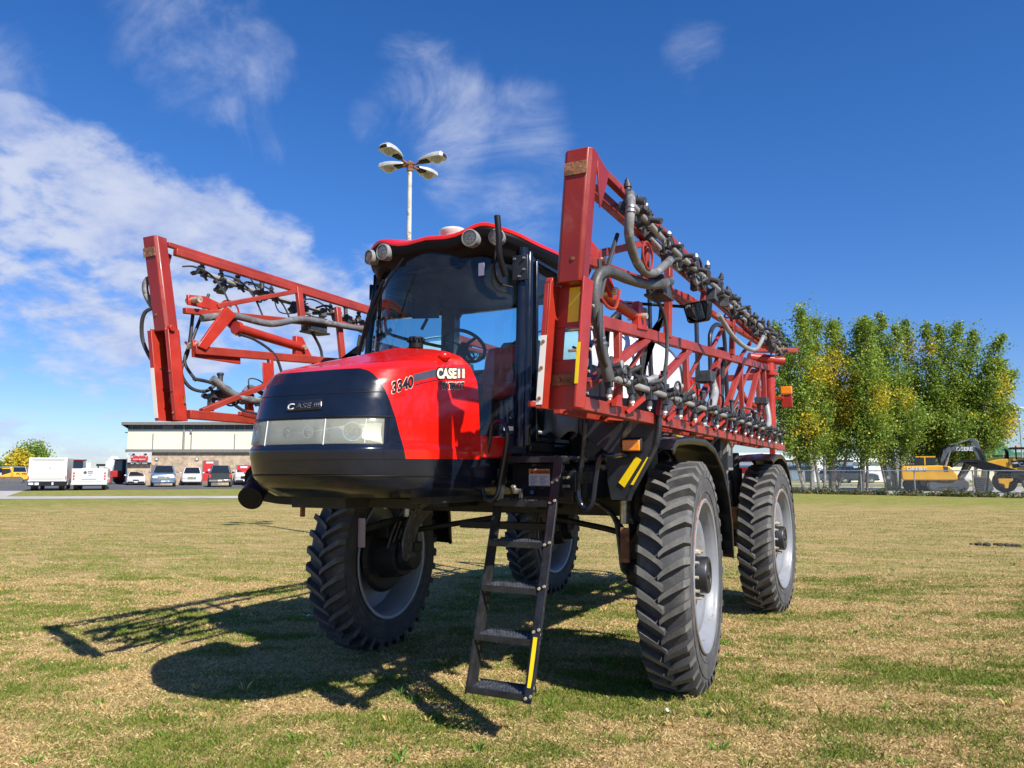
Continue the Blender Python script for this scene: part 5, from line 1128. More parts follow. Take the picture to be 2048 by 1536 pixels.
# ================================================================== VEHICLES
def wheel_at(par, x, y, r, w, dark='rubber', rimm='chrome'):
    m = MB(); m.lathe((x, y, r), (1, 0, 0), [(r*.62, -w/2), (r*.9, -w/2), (r, -w*.36), (r, w*.36), (r*.9, w/2), (r*.62, w/2)], 24, closed=True); t_ = m.build('wheel', dark, par)
    m = MB(); m.lathe((x, y, r), (1, 0, 0), [(.001, -w*.42), (r*.3, -w*.44), (r*.62, -w*.30), (r*.62, w*.30), (r*.3, w*.44), (.001, w*.42)], 18); m.build('rim', rimm, t_)
def car(name, F, label, cat, paint, L=4.8, Wd=1.9, prof='sedan', group=None, scale=1., extra=None, rear=False):
    """front of the car is local -Y"""
    c = root(name, F, label, cat, group); c.scale = (scale,)*3
    if rear: c.rotation_euler[2] += math.pi
    PR = {'sedan': dict(h=1.42, hood=.92, belt=.95, deck=1.05, hx=1.25, rx=1.55, tx=2.0, dx=3.9, gc=.18, cab=(1.35, 2.0, 3.4, 4.15)),
          'suv': dict(h=1.88, hood=1.22, belt=1.22, deck=1.25, gc=.32, cab=(1.45, 2.05, 4.45, 4.8)),
          'pickup': dict(h=1.88, hood=1.22, belt=1.20, deck=1.22, gc=.40, cab=(1.5, 2.05, 3.35, 3.6)),
          'van': dict(h=2.05, hood=1.20, belt=1.25, deck=1.3, gc=.28, cab=(.85, 1.6, 4.7, 4.85))}[prof]
    g = PR['gc']; H0 = PR['hood']; B = PR['belt']; w = Wd/2
    m = MB(); n = 0
    st = [(0, w*.80, g+.12, H0*.70), (.10, w*.93, g, H0*.86), (.45, w*.98, g, H0*.96), (PR['cab'][0], w, g, B), (PR['cab'][3] if PR['cab'][3] < L-.2 else L-.3, w, g, B+.02), (L-.12, w*.96, g, PR['deck']), (L, w*.88, g+.12, PR['deck']*.93)]
    V = []
    for y, ww, z0, z1 in st:
        for x, z in ((-ww*.9, z0), (-ww, z0+.18), (-ww, z0+(z1-z0)*.7), (-ww*.93, z1-.03), (-ww*.7, z1+.015), (0, z1+.03), (ww*.7, z1+.015), (ww*.93, z1-.03), (ww, z0+(z1-z0)*.7), (ww, z0+.18), (ww*.9, z0)): V.append((x, y, z))
    k = 11; Fs = [tuple(range(k-1, -1, -1)), tuple(range((len(st)-1)*k, len(st)*k))]
    for i in range(len(st)-1):
        for j in range(k): Fs.append((i*k+j, i*k+(j+1) % k, (i+1)*k+(j+1) % k, (i+1)*k+j))
    m.add(V, Fs); body = m.build('body', paint, c, ang=35)
    y0, y1, y2, y3 = PR['cab']; h = PR['h']; m = MB()
    P = [(-w*.92, y0, B-.02), (w*.92, y0, B-.02), (w*.92, y3, B-.02), (-w*.92, y3, B-.02), (-w*.72, y1, h), (w*.72, y1, h), (w*.72, y2, h), (-w*.72, y2, h)]
    m.hexa(P); m.build('cabin', paint, c, bevel=.05)
    def panel(a, b_, cc, dd, ins, nm):
        q = [Vector(P[i]) for i in (a, b_, cc, dd)]; ce = sum(q, Vector())/4; nn = (q[1]-q[0]).cross(q[3]-q[0]).normalized(); cen = Vector((0, (y0+y3)/2, (B+h)/2))
        if nn.dot(ce-cen) < 0: nn = -nn
        m = MB(); m.prism([ce+(p-ce)*ins+nn*.004 for p in q], nn*.008); m.build(nm, 'carglass', c)
    panel(0, 1, 5, 4, .88, 'windshield'); panel(2, 3, 7, 6, .86, 'rear_window'); panel(1, 2, 6, 5, .86, 'side_window'); panel(3, 0, 4, 7, .86, 'side_window')
    r = .33 if prof == 'sedan' else .39
    for y in (.95, L-1.0):
        for x in (-w+.12, w-.12): wheel_at(c, x, y, r, .24)
    for s in (-1, 1):
        m = MB(); m.box((s*w*.66, .035, H0*.70), (w*.40, .14, .15 if prof == 'sedan' else .2)); m.build('headlight', 'labelwhite', c, bevel=.03)
        m = MB(); m.box((s*w*.82, L-.03, B*.80), (w*.16, .1, .3)); m.build('tail_light', 'doorred', c, bevel=.02)
        m = MB(); m.box((s*(w+.11), y0+.35, B+.08), (.2, .1, .14)); m.build('wing_mirror', paint if paint != 'cardark' else 'flat', c, bevel=.03)
    m = MB(); m.bx(-w*.40, w*.40, -.03, .05, H0*.52, H0*.74) if prof != 'sedan' else m.bx(-w*.30, w*.30, -.015, .05, H0*.50, H0*.66)
    m.build('grille', 'flat' if prof == 'sedan' or prof == 'van' else 'chrome', c, bevel=.01)
    m = MB(); m.bx(-w*.85, w*.85, -.06, .06, g+.06, g+.22); m.build('front_bumper', 'flat' if prof != 'suv' else paint, c, bevel=.03)
    m = MB(); m.bx(-w*.9, w*.9, L-.06, L+.10, g+.08, g+.26); m.build('rear_bumper', 'chrome' if prof == 'pickup' else paint, c, bevel=.03)
    m = MB(); m.bx(-.16, .16, -.075, -.062, g+.12, g+.24); m.bx(-.16, .16, L+.102, L+.11, g+.12, g+.24); m.build('number_plate', 'labelwhite', c)
    if prof == 'pickup': m = MB(); m.bx(-w*.8, w*.8, 3.75, L-.1, 1.24, 1.26); m.build('cargo_cover', 'flat', c)
    if prof in ('suv', 'van'):
        m = MB()
        for s in (-1, 1): m.bar((s*w*.68, y1+.1, h+.05), (s*w*.68, y2-.1, h+.05), .04, .04)
        m.build('roof_rail', 'flat', c)
    return c
M['carwhite'] = mat('white_car_paint', (.52, .53, .55), .25, var=.03, coat=.5)
M['carblue'] = mat('steel_blue_car_paint', (.14, .20, .28), .25, var=.05, coat=.5, metal=.3)
M['cardark'] = mat('dark_green_grey_car_paint', (.028, .035, .038), .25, var=.1, coat=.5)
M['carsilver'] = mat('silver_car_paint', (.42, .45, .50), .25, var=.05, coat=.5)
M['truckred'] = mat('dull_red_paint', (.35, .03, .03), .4, var=.15)
car('parked_sedan', Face(282, 91, 0, 1), 'small low white sedan parked nose-out below the shop sign', 'car', 'carwhite', 4.6, 1.85, 'sedan', scale=1.12)
car('parked_suv', Face(336, 82, 0, 1), 'steel-blue luxury SUV with chrome grille, facing the field', 'car', 'carblue', 5.1, 2.05, 'suv', scale=1.20)
car('parked_suv', Face(392, 90, 0, 1), 'white SUV with black grille parked before the stone wall', 'car', 'carwhite', 5.1, 2.0, 'suv', scale=1.12)
F = Face(448, 87, 0, 1); car('pickup_truck', F, 'dark pickup truck seen from behind with red tail lights, by the red door', 'pickup', 'cardark', 5.3, 2.0, 'pickup', scale=1.2, rear=True)
car('parked_suv', Face(519, 86, 0, 1), 'dark grey SUV mostly hidden behind the sprayer nose, right of the white van', 'car', 'cardark', 4.9, 2.0, 'suv', scale=1.1)
car('parked_van', Face(497, 92, 0, 1), 'white passenger van half hidden by the sprayer nose', 'van', 'carwhite', 5.0, 2.0, 'van', scale=1.2)

# box truck, rear towards the camera
F = Face(107, 67, -.10, 1); bt = root('box_truck', F, 'plain white box truck seen from its roll-up rear door, parked at the lot edge', 'truck'); X, Z = F.X, F.Z
m = MB(); m.bx(-1.38, 1.38, 0, 6.2, .78, Z(916)); m.build('cargo_box', 'white', bt, bevel=.03)
m = MB(); m.bx(-1.42, -1.25, -.05, .05, .78, Z(915.5)); m.bx(1.25, 1.42, -.05, .05, .78, Z(915.5)); m.bx(-1.25, 1.25, -.05, .05, Z(919), Z(915.5)); m.build('door_frame', 'grey' if False else 'labelwhite', bt)
m = MB(); m.bx(-1.2, 1.2, -.03, .02, 1.0, Z(921)); 
rd = m.build('roll_up_door', 'white', bt); m = MB()
for i in range(6): m.bx(-1.2, 1.2, -.036, -.03, 1.05+.32*i, 1.06+.32*i)
m.bx(-1.1, 1.15, -.04, -.03, Z(920.6), Z(919.8)); m.bx(.1, .2, -.05, -.03, 1.9, 1.95); m.build('door_seam', 'grey', rd)
m = MB(); m.bx(-1.42, 1.42, -.12, .1, .42, .80); m.build('rear_bumper', 'flat', bt, bevel=.02)
m = MB(); m.bx(-.9, -.6, -.14, -.12, .5, .7); m.bx(-1.35, -1.0, -.14, -.12, .52, .7); m.bx(.35, .48, -.14, -.12, .5, .72); m.build('number_plate', 'labelwhite', bt)
for s in (-1, 1): m = MB(); m.bx(s*1.40, s*1.33, -.14, -.10, 1.0, 1.25); m.build('tail_light', 'doorred', bt)
for x in (-1.05, 1.05): wheel_at(bt, x, 1.3, .45, .5); wheel_at(bt, x, 6.8, .45, .3)
m = MB(); m.bx(-1.1, 1.1, 6.2, 8.2, .6, 2.3); m.build('cab', 'white', bt, bevel=.15)
m = MB(); m.bx(1.15, 1.42, 1.9, 4.0, .45, 1.0); m.build('tool_box', 'grey', bt, bevel=.02)
# service truck
F = Face(190, 68.5, -.08, 1); bt = root('service_truck', F, 'white utility service truck seen from behind, right of the box truck', 'truck'); Z = F.Z
m = MB(); m.bx(-1.40, 1.40, 0, 3.0, .62, Z(937)); m.build('utility_body', 'white', bt, bevel=.04)
m = MB(); m.bx(-.95, .95, -.05, .0, .75, Z(939)); tg = m.build('tailgate', 'carwhite', bt, bevel=.02)
m = MB(); m.lathe((-.35, -.06, 1.55), (0, -1, 0), [(.13, 0), (.13, .01), (0, .011)], 16); m.bx(-.15, .25, -.062, -.052, 1.60, 1.66); m.bx(-.15, .25, -.062, -.052, 1.47, 1.53); m.bx(-.02, .08, -.062, -.052, 1.28, 1.36); m.bx(-.6, .55, -.062, -.052, .95, 1.0); m.build('tailgate_mark', 'decalgrey', tg)
for s in (-1, 1):
    m = MB()
    for z in (1.0, 1.25, 1.5): m.box((s*1.20, -.03, z), (.12, .06, .14))
    m.build('tail_light', 'doorred', bt, bevel=.01)
m = MB(); m.bx(-1.4, 1.4, -.25, .0, .48, .66); m.build('rear_bumper', 'carwhite', bt, bevel=.03)
m = MB(); m.bx(-1.0, 1.0, 3.0, 4.9, .6, 1.95); m.build('cab', 'white', bt, bevel=.15); m = MB(); m.bx(-.8, .8, 2.97, 3.0, 1.72, 1.9); m.build('rear_window', 'carglass', bt)
m = MB(); m.bx(-1.1, 1.1, .1, 2.8, .4, .62); m.build('underbody', 'flat', bt)
for x in (-1.1, 1.1): wheel_at(bt, x, 1.2, .40, .35); wheel_at(bt, x, 5.0, .40, .28)
m = MB(); m.tube([(.55, 1, Z(937)), (.55, 1, Z(930))], .05); m.box((.75, 1, Z(930)), (.7, .3, .2)); m.tube([(1.0, .9, Z(936)), (1.4, .8, Z(936))], .03); m.build('work_crane', 'flat', bt)
# red farm tractors behind them
for u, d, rz, lb_ in ((158, 100, .3, 'red tractor half hidden between the two white trucks'), (231, 98, -.5, 'red tractor with dark cab in the shadow beside the cream building')):
    F = Face(u, d, rz); t_ = root('farm_tractor', F, lb_, 'tractor', 'red tractors behind the white trucks')
    m = MB(); m.bx(-.6, .6, -1.6, 1.2, .8, 1.7); m.build('engine_hood', 'truckred', t_, bevel=.15)
    m = MB(); m.hexa([(-.9, .9, 1.2), (.9, .9, 1.2), (.9, 2.7, 1.2), (-.9, 2.7, 1.2), (-.8, 1.0, 3.0), (.8, 1.0, 3.0), (.8, 2.6, 3.0), (-.8, 2.6, 3.0)]); m.build('cab', 'carglass', t_, bevel=.05)
    m = MB(); m.bx(-.9, .9, .9, 2.8, 3.0, 3.15); m.build('roof', 'truckred', t_, bevel=.04)
    for x in (-1.1, 1.1): wheel_at(t_, x, 2.0, .85, .5, rimm='doorred'); wheel_at(t_, x, -1.0, .55, .35, rimm='doorred')

# excavators
M['excyellow'] = mat('excavator_yellow_paint', (.70, .36, .02), .35, var=.08, scale=1, coat=.3)
M['armgrey'] = mat('grey_excavator_arm', (.085, .10, .11), .45, var=.15)
M['track'] = mat('brown_dusty_track', (.12, .085, .065), .8, var=.3, scale=3)
def track(par, x0, x1, yc, w, hh):
    m = MB(); n = 10; r = hh/2; P = []
    for i in range(n+1): a = math.pi/2-math.pi*i/n; P.append((x1-r+r*math.cos(a), r+r*math.sin(a)))
    for i in range(n+1): a = -math.pi/2-math.pi*i/n; P.append((x0+r+r*math.cos(a), r+r*math.sin(a)))
    m.prism([(x, yc-w/2, z+.02) for x, z in P], (0, w, 0)); L = x1-x0
    for k in range(int(L/.19)): m.bx(x0+r*.7+k*.19, x0+r*.7+k*.19+.10, yc-w/2-.02, yc+w/2+.02, 0, .06) if x0+r*.7+k*.19 < x1-r*.7 else None; 
    for k in range(int(L/.19)): m.bx(x0+r*.7+k*.19, x0+r*.7+k*.19+.10, yc-w/2-.02, yc+w/2+.02, hh-.01, hh+.06) if x0+r*.7+k*.19 < x1-r*.7 else None
    tr_ = m.build('track', 'track', par, ang=25)
    m = MB()
    for x, rr_ in ((x0+r, r*.72), (x1-r, r*.72)): m.cyl((x, yc-w/2-.04, r), (x, yc-w/2-.005, r), rr_, rr_, 20)
    for k in range(6): x = x0+r*1.8+(L-3.6*r)*k/5; m.cyl((x, yc-w/2-.03, .22), (x, yc-w/2-.005, .22), .12, .12, 12)
    m.bx(x0+r, x1-r, yc-w/2-.03, yc-w/2-.01, r-.13, r+.13); m.build('roller_frame', 'armgrey', tr_)
F = Face(1848, 66, 0, .9); ex = root('excavator', F, 'yellow tracked excavator with grey arm folded forward, behind the chain-link fence', 'excavator'); X, Z = F.X, F.Z
track(ex, X(1841), X(1920), -.9, .6, 1.0); track(ex, X(1795), X(1870), 1.4, .6, 1.0)
m = MB(); m.bx(X(1830), X(1890), -.6, 1.2, .5, 1.0); m.cyl((X(1862), .3, .9), (X(1862), .3, 1.25), .7, .7, 24); m.build('undercarriage', 'armgrey', ex)
m = MB(); m.prism([(X(u), -1.35, Z(v)) for u, v in ((1797, 932), (1862, 931), (1886, 933), (1893, 939), (1896, 945), (1899, 948), (1899, 958), (1895, 960), (1796, 960), (1793, 956), (1792, 936))], (0, 2.7, 0)); m.build('machine_body', 'excyellow', ex, bevel=.08)
m = MB(); m.bx(X(1801), X(1858), -1.2, .9, Z(932), Z(929)); m.bx(X(1822), X(1826), -.2, .2, Z(930), Z(927)); m.build('engine_cover', 'flat', ex, bevel=.04)
m = MB(); m.prism([(X(u), -1.30, Z(v)) for u, v in ((1817, 930), (1820, 917), (1840, 914.5), (1857, 916), (1862, 930))], (0, 1.1, 0)); cb_ = m.build('cab', 'carglass', ex); m = MB(); m.bx(X(1822), X(1860), -1.32, .0, Z(915.5), Z(913)); m.bx(X(1838), X(1840.5), -1.33, -1.29, Z(930), Z(915)); m.build('cab_roof', 'excyellow', cb_)
m = MB(); m.prism([(X(u), -1.365, Z(v)) for u, v in ((1873, 932.5), (1882, 933.5), (1883, 943), (1875, 943))], (0, .01, 0)); m.build('decal_panel', 'decalgrey', ex)
text('DEERE', .42, basis((X(1803), -1.375, Z(941)), (1, 0, -.02), (0, 0, 1)), 'labelwhite', ex, ex=.004, off=.014, xs=1.25)
m = MB()
m.prism([(X(u), -.25, Z(v)) for u, v in ((1866, 934), (1874, 934), (1888, 906), (1898, 904), (1934, 903), (1940, 899), (1936, 894), (1888, 893), (1877, 900))], (0, .5, 0)); m.build('boom', 'armgrey', ex, bevel=.04)
text('DEERE', .42, basis((X(1902), -.262, Z(902.6)), (1, 0, 0), (0, 0, 1)), 'labelwhite', ex, ex=.004, off=.012)
m = MB(); m.prism([(X(u), -.2, Z(v)) for u, v in ((1929, 879), (1936, 877.5), (1944, 884), (1952, 918), (1956, 932), (1948, 934), (1938, 912), (1930, 897))], (0, .4, 0)); m.build('stick', 'armgrey', ex, bevel=.03)
m = MB(); m.cyl((X(1892), 0, Z(891)), (X(1932), 0, Z(879.5)), .11, .09, 12); m.build('arm_cylinder', 'steel', ex)
m = MB(); m.cyl((X(1879), -.35, Z(933)), (X(1885), -.32, Z(917)), .10, .10, 12); m.cyl((X(1885), -.32, Z(917)), (X(1890), -.30, Z(905)), .055, .055, 12); m.build('boom_cylinder', 'steel', ex)
m = MB()
for k in range(4): m.tube([(X(1872+k*1.5), -.3+.1*k, Z(930)), (X(1868+k*1.5), -.3+.1*k, Z(912)), (X(1876+k*2), -.3+.1*k, Z(897)), (X(1895), -.2+.1*k, Z(892))], .035, 6, 4); m.tube([(X(1936), -.25, Z(896)), (X(1945+k*2), -.25, Z(902)), (X(1950+k*2), -.25, Z(918)), (X(1952+k), -.2, Z(930))], .03, 6, 4)
m.build('hydraulic_hose', 'flat', ex)
m = MB(); m.prism([(X(u), -.7, Z(v)) for u, v in ((1930, 952), (1958, 953), (1965, 966), (1964, 977), (1957, 983), (1936, 983), (1933, 968))], (0, 1.4, 0)); m.prism([(X(1945), -.1, Z(955)), (X(1954), -.1, Z(955)), (X(1956), -.1, Z(930)), (X(1950), -.1, Z(930))], (0, .25, 0))
for k in range(6): m.bx(X(1930)+.17*k, X(1930)+.17*k+.09, -.68, -.6, Z(952), Z(949))
m.build('bucket', 'track', ex, bevel=.04)
m = MB()
for k in range(7): m.bx(X(1933), X(1953), -.74, -.70, Z(956.5+4*k), Z(955+4*k))
m.cyl((X(1956), -.76, Z(974)), (X(1956), -.72, Z(974)), .36, .36, 18); m.build('bucket_rib', 'armgrey', ex)
# left excavator
F = Face(38, 105, 0, 1); ex = root('excavator', F, 'bright yellow excavator with dark cab parked at the far left', 'excavator'); X, Z = F.X, F.Z
track(ex, X(2), X(60), -1.2, .6, .85); track(ex, X(6), X(62), 1.4, .6, .85)
m = MB(); m.bx(X(20), X(50), -.8, 1.2, .5, 1.0); m.build('undercarriage', 'armgrey', ex)
m = MB(); m.prism([(X(u), -1.3, Z(v)) for u, v in ((14, 951), (38, 944), (65, 944), (69, 948), (69, 957), (64, 959), (14, 958))], (0, 2.6, 0)); m.build('machine_body', 'excyellow', ex, bevel=.06)
m = MB(); m.prism([(X(u), -1.25, Z(v)) for u, v in ((16, 955), (17, 938), (33, 937), (34, 953))], (0, 1.2, 0)); cb_ = m.build('cab', 'carglass', ex); m = MB(); m.bx(X(16), X(39), -1.3, .1, Z(937.5), Z(935.5)); m.bar((X(37), -1.2, Z(954)), (X(37), -1.2, Z(936)), .2, .2, (0, 1, 0)); m.build('cab_pillar', 'excyellow', cb_)
m = MB(); m.prism([(X(u), .1, Z(v)) for u, v in ((15, 954), (13, 946), (2, 938), (-30, 934), (-30, 939), (0, 943), (8, 952))], (0, .5, 0)); m.build('boom', 'excyellow', ex, bevel=.04)
text('PC 490', .40, basis((X(45), -1.31, Z(949.5)), (1, 0, 0), (0, 0, 1)), 'decalblack', ex, ex=.004, off=.01)
F = Face(8, 112); vv = car('parked_van', F, 'white and blue van parked behind the far left excavator', 'van', 'carwhite', 5, 2.0, 'van', scale=1.1)
# wheel loader and black conveyor arm on the right
F = Face(2020, 60, 0, .9); wl_ = root('wheel_loader', F, 'yellow and black wheel loader with large dusty tyres at the right edge behind the fence', 'loader'); X, Z = F.X, F.Z
m = MB(); m.prism([(X(u), -.7, Z(v)) for u, v in ((1966, 923), (1990, 918), (2034, 916), (2040, 921), (2042, 940), (2000, 944), (1976, 932), (1962, 925))], (0, 1.6, 0)); m.build('engine_hood', 'excyellow', wl_, bevel=.06)
m = MB(); m.bx(X(2000), X(2050), -.3, 1.1, .75, Z(938)); m.build('rear_frame', 'flat', wl_, bevel=.05)
m = MB(); m.prism([(X(u), -.8, Z(v)) for u, v in ((1983, 957), (2012, 957), (2010, 962), (2004, 964), (2001, 976), (1995, 976), (1994, 968), (1984, 966))], (0, .9, 0)); m.build('hitch_frame', 'excyellow', wl_, bevel=.03)
m = MB(); m.prism([(X(u), -.71, Z(v)) for u, v in ((2010, 922), (2037, 920), (2038, 933), (2014, 936))], (0, -.012, 0)); m.build('decal_panel', 'decalblack', wl_); text('CAT', .40, basis((X(2025), -.73, Z(932.5)), (1, 0, .04), (0, 0, 1)), 'labelwhite', wl_, ex=.004, off=.015); text('950H', .18, basis((X(2012), -.73, Z(928)), (1, 0, .04), (0, 0, 1)), 'labelwhite', wl_, ex=.004, off=.008)
m = MB(); 
for k in range(6): m.bx(X(2001), X(2007), -.715, -.70, Z(936-2*k), Z(935.2-2*k))
m.build('vent_grille', 'flat', wl_)
m = MB(); m.bx(X(2040), X(2088), -.9, 1.0, Z(946), Z(899)); cbx = m.build('cab', 'carglass', wl_); m = MB(); m.bx(X(2010), X(2092), -1.0, 1.1, Z(899), Z(895.5)); m.bx(X(2019), X(2022), -.9, -.8, Z(920), Z(897)); m.bx(X(2039), X(2042), -.95, -.88, Z(940), Z(897)); m.build('cab_roof', 'flat', cbx)
m = MB(); m.cyl((X(2024), .1, Z(899)-.0), (X(2024), .1, Z(892)), .12, .10, 12); m.build('beacon', 'orange', wl_)
m = MB(); m.cyl((X(2005), .2, Z(920)), (X(2005), .2, Z(902)), .12, .12, 12); m.cyl((X(2005), .2, Z(902)), (X(2001), .2, Z(897)), .12, .10, 12); m.build('exhaust', 'flat', wl_)
wheel_at(wl_, 0, 0, 0.01, .01) if False else None
for u, yy in ((2052, -1.0), (1999, 1.6)):
    m = MB(); r = .86; m.lathe((X(u), yy, r), (0, 1, 0), [(r*.5, -.3), (r*.9, -.3), (r, -.2), (r, .2), (r*.9, .3), (r*.5, .3)], 32, closed=True); tw_ = m.build('wheel', 'rubber' if yy > 0 else 'track', wl_); m = MB(); m.lathe((X(u), yy, r), (0, 1, 0), [(.001, -.2), (r*.25, -.22), (r*.5, -.12), (r*.5, .1)], 24); m.build('rim', 'excyellow', tw_)
F = Face(1985, 57, 0, .8); cv = root('loader_arm', F, 'long black steel loader arm slanting down to the right across the yellow loader', 'loader arm'); X, Z = F.X, F.Z
m = MB(); m.prism([(X(u), 0, Z(v)) for u, v in ((1911, 921), (1917, 918.5), (1950, 919), (2000, 934), (2090, 958), (2090, 976), (2010, 954), (1985, 944), (1950, 938))], (0, .35, 0)); bm2 = m.build('beam', 'flat', cv, bevel=.03)
m = MB(); m.bx(X(1912), X(1950), -.06, .4, Z(924), Z(921)); m.prism([(X(u), -.07, Z(v)) for u, v in ((1990, 935), (2060, 952), (2060, 956), (1990, 940))], (0, .05, 0)); m.cyl((X(2015), -.15, Z(949)), (X(2015), .5, Z(949)), .26, .26, 20); m.build('pivot_drum', 'black', bm2)
m = MB(); m.bar((X(1960), .2, 0), (X(1968), .2, Z(938)), .12, .12, (0, 1, 0)); m.bar((X(2080), .2, 0), (X(2080), .2, Z(968)), .12, .12, (0, 1, 0)); m.build('support_leg', 'flat', cv)

# ================================================================== RIGHT: BUILDINGS
M['metalwhite'] = mat('white_metal_siding', (.66, .67, .66), .6, var=.04)
M['metalgrey'] = mat('grey_metal_siding', (.20, .21, .22), .6, var=.06)
M['bluegrey'] = mat('blue_grey_glazing', (.16, .22, .28), .3, var=.15)
M['green'] = mat('green_metal_roof', (.02, .14, .075), .5, var=.1)
M['beige'] = mat('beige_wall', (.62, .55, .40), .85, var=.05)
M['bluestripe'] = mat('blue_trim', (.03, .12, .32), .4, var=.1)
F = Face(1600, 118); bb_ = root('dealership_building', F, 'low grey and white commercial building with blue trim seen between the tree trunks', 'building'); X, Z = F.X, F.Z
m = MB(); m.bx(X(1400), X(1700), 0, 25, 0, Z(917)); m.build('grey_wall', 'metalgrey', bb_); m = MB(); m.bx(X(1700), X(1778), .5, 25, 0, Z(918)); m.build('white_wall', 'metalwhite', bb_); m = MB(); m.bx(X(1778), X(1840), -.5, 25, 0, Z(913)); m.build('dark_wall', 'metalgrey', bb_)
m = MB(); m.bx(X(1400), X(1780), -.3, 0, Z(920), Z(916)); m.build('parapet', 'metalwhite', bb_)
m = MB(); m.bx(X(1400), X(1705), -.6, .1, Z(933), Z(930.5)); m.build('blue_canopy', 'bluestripe', bb_)
m = MB()
for i in range(9): m.bx(X(1420+i*31), X(1420+i*31+22), -.06, 0, .3, Z(935))
m.build('shop_window', 'bluegrey', bb_)
m = MB(); m.bx(X(1688), X(1701), -.1, 0, 0, Z(938)); m.bx(X(1722), X(1734), .4, .5, 0, Z(943)); m.build('door', 'labelwhite', bb_)
m = MB(); m.bx(X(1615), X(1633), -1.2, .1, 0, Z(898)); m.build('entrance_tower', 'labelwhite', bb_); m = MB(); m.bx(X(1614), X(1634), -1.3, -1.2, Z(901), Z(899)); m.bx(X(1614), X(1634), -1.3, -1.2, Z(904), Z(902.5)); m.bx(X(1661), X(1678), -.8, .1, Z(901), Z(896)); m.build('blue_sign', 'bluestripe', bb_)
m = MB(); m.bx(X(1440), X(1560), 0, 1, Z(917), Z(906)); m.build('upper_storey', 'metalwhite', bb_)
F = Face(1960, 135); gb = root('green_roof_building', F, 'beige building with bright green gabled metal roof at the far right', 'building'); X, Z = F.X, F.Z
m = MB(); m.bx(X(1885), X(2150), 0, 25, 0, Z(913)); m.build('wall', 'beige', gb); m = MB(); m.bx(X(1880), X(1985), -1.5, 0, Z(914), Z(903)); m.bx(X(1995), X(2150), -1, 0, Z(912), Z(905)); m.build('roof_band', 'green', gb)
m = MB(); m.prism([(X(1958), -2, Z(908)), (X(1985), -2, Z(890)), (X(2003), -2, Z(904)), (X(2003), -2, Z(911)), (X(1958), -2, Z(911))], (0, 25, 0)); m.build('gable_roof', 'green', gb); m = MB(); m.prism([(X(1978), -2.05, Z(911)), (X(1986), -2.05, Z(904)), (X(1996), -2.05, Z(911))], (0, .04, 0)); m.build('gable_vent', 'track', gb)
m = MB(); m.bx(X(1950), X(1954), -1.5, -1.2, 0, Z(912)); m.bx(X(1990), X(1994), -1.5, -1.2, 0, Z(912)); m.bx(X(1895), X(1902), -.05, 0, Z(925), Z(917)); m.build('column', 'green', gb)
car('parked_suv', Face(1745, 106, 1.4), 'dark SUV seen between the trunks in front of the white wall', 'car', 'cardark', 5, 2.0, 'suv', scale=1.1)
car('parked_sedan', Face(1922, 106, 1.5), 'silver sedan parked beyond the yellow excavator', 'car', 'carsilver', 4.8, 1.9, 'sedan', scale=1.15)
car('parked_suv', Face(1690, 107, .4), 'grey SUV beside the white door of the low commercial building', 'car', 'carsilver', 4.8, 1.9, 'suv', scale=1.)

# ================================================================== FENCE
M['galv'] = mat('galvanised_steel', (.33, .34, .35), .5, metal=.3, var=.15)
cl = bpy.data.materials.new('chain_link'); cl.use_nodes = True; t = cl.node_tree; b = t.nodes['Principled BSDF']; b.inputs['Base Color'].default_value = (.42, .43, .44, 1); b.inputs['Roughness'].default_value = .5
uvm = N(t, 'ShaderNodeTexCoord'); sp_ = N(t, 'ShaderNodeSeparateXYZ'); t.links.new(uvm.outputs['Object'], sp_.inputs[0])
def dline(sgn):
    q = mth(t, 'ADD', sp_.outputs[0], mth(t, 'MULTIPLY', sp_.outputs[2], sgn)); q = mth(t, 'FRACT', mth(t, 'MULTIPLY', q, 1/.085)); return mth(t, 'LESS_THAN', q, .08)
al = mth(t, 'MAXIMUM', dline(1.), dline(-1.)); t.links.new(al, b.inputs['Alpha']); M['link'] = cl
A, Bp = loc(1497, 62), loc(2500, 42.5); dd = (Bp-A); FL = dd.length; fa_ = math.atan2(dd.y, dd.x)
fn = thing('chain_link_fence', A, 'grey chain-link fence running along the edge of the field before the trees', 'fence', rz=fa_)
m = MB(); m.add([(0, 0, .02), (FL, 0, .02), (FL, 0, 1.70), (0, 0, 1.70)], [(0, 1, 2, 3)]); m.build('mesh', 'link', fn, smooth=False)
m = MB(); m.cyl((0, 0, 1.72), (FL, 0, 1.72), .032, .032, 8); m.build('top_rail', 'galv', fn)
pst = None
for i in range(int(FL/3.55)+1):
    if pst is None: m = MB(); m.cyl((0, .04, 0), (0, .04, 1.74), .04, .04, 10); m.ball((0, .04, 1.75), .05, 8); pst = m.build('post', 'galv', fn); o = pst
    else: o = pst.copy(); COL.objects.link(o); o.parent = fn
    o.location = (1.2+3.55*i, 0, 0)

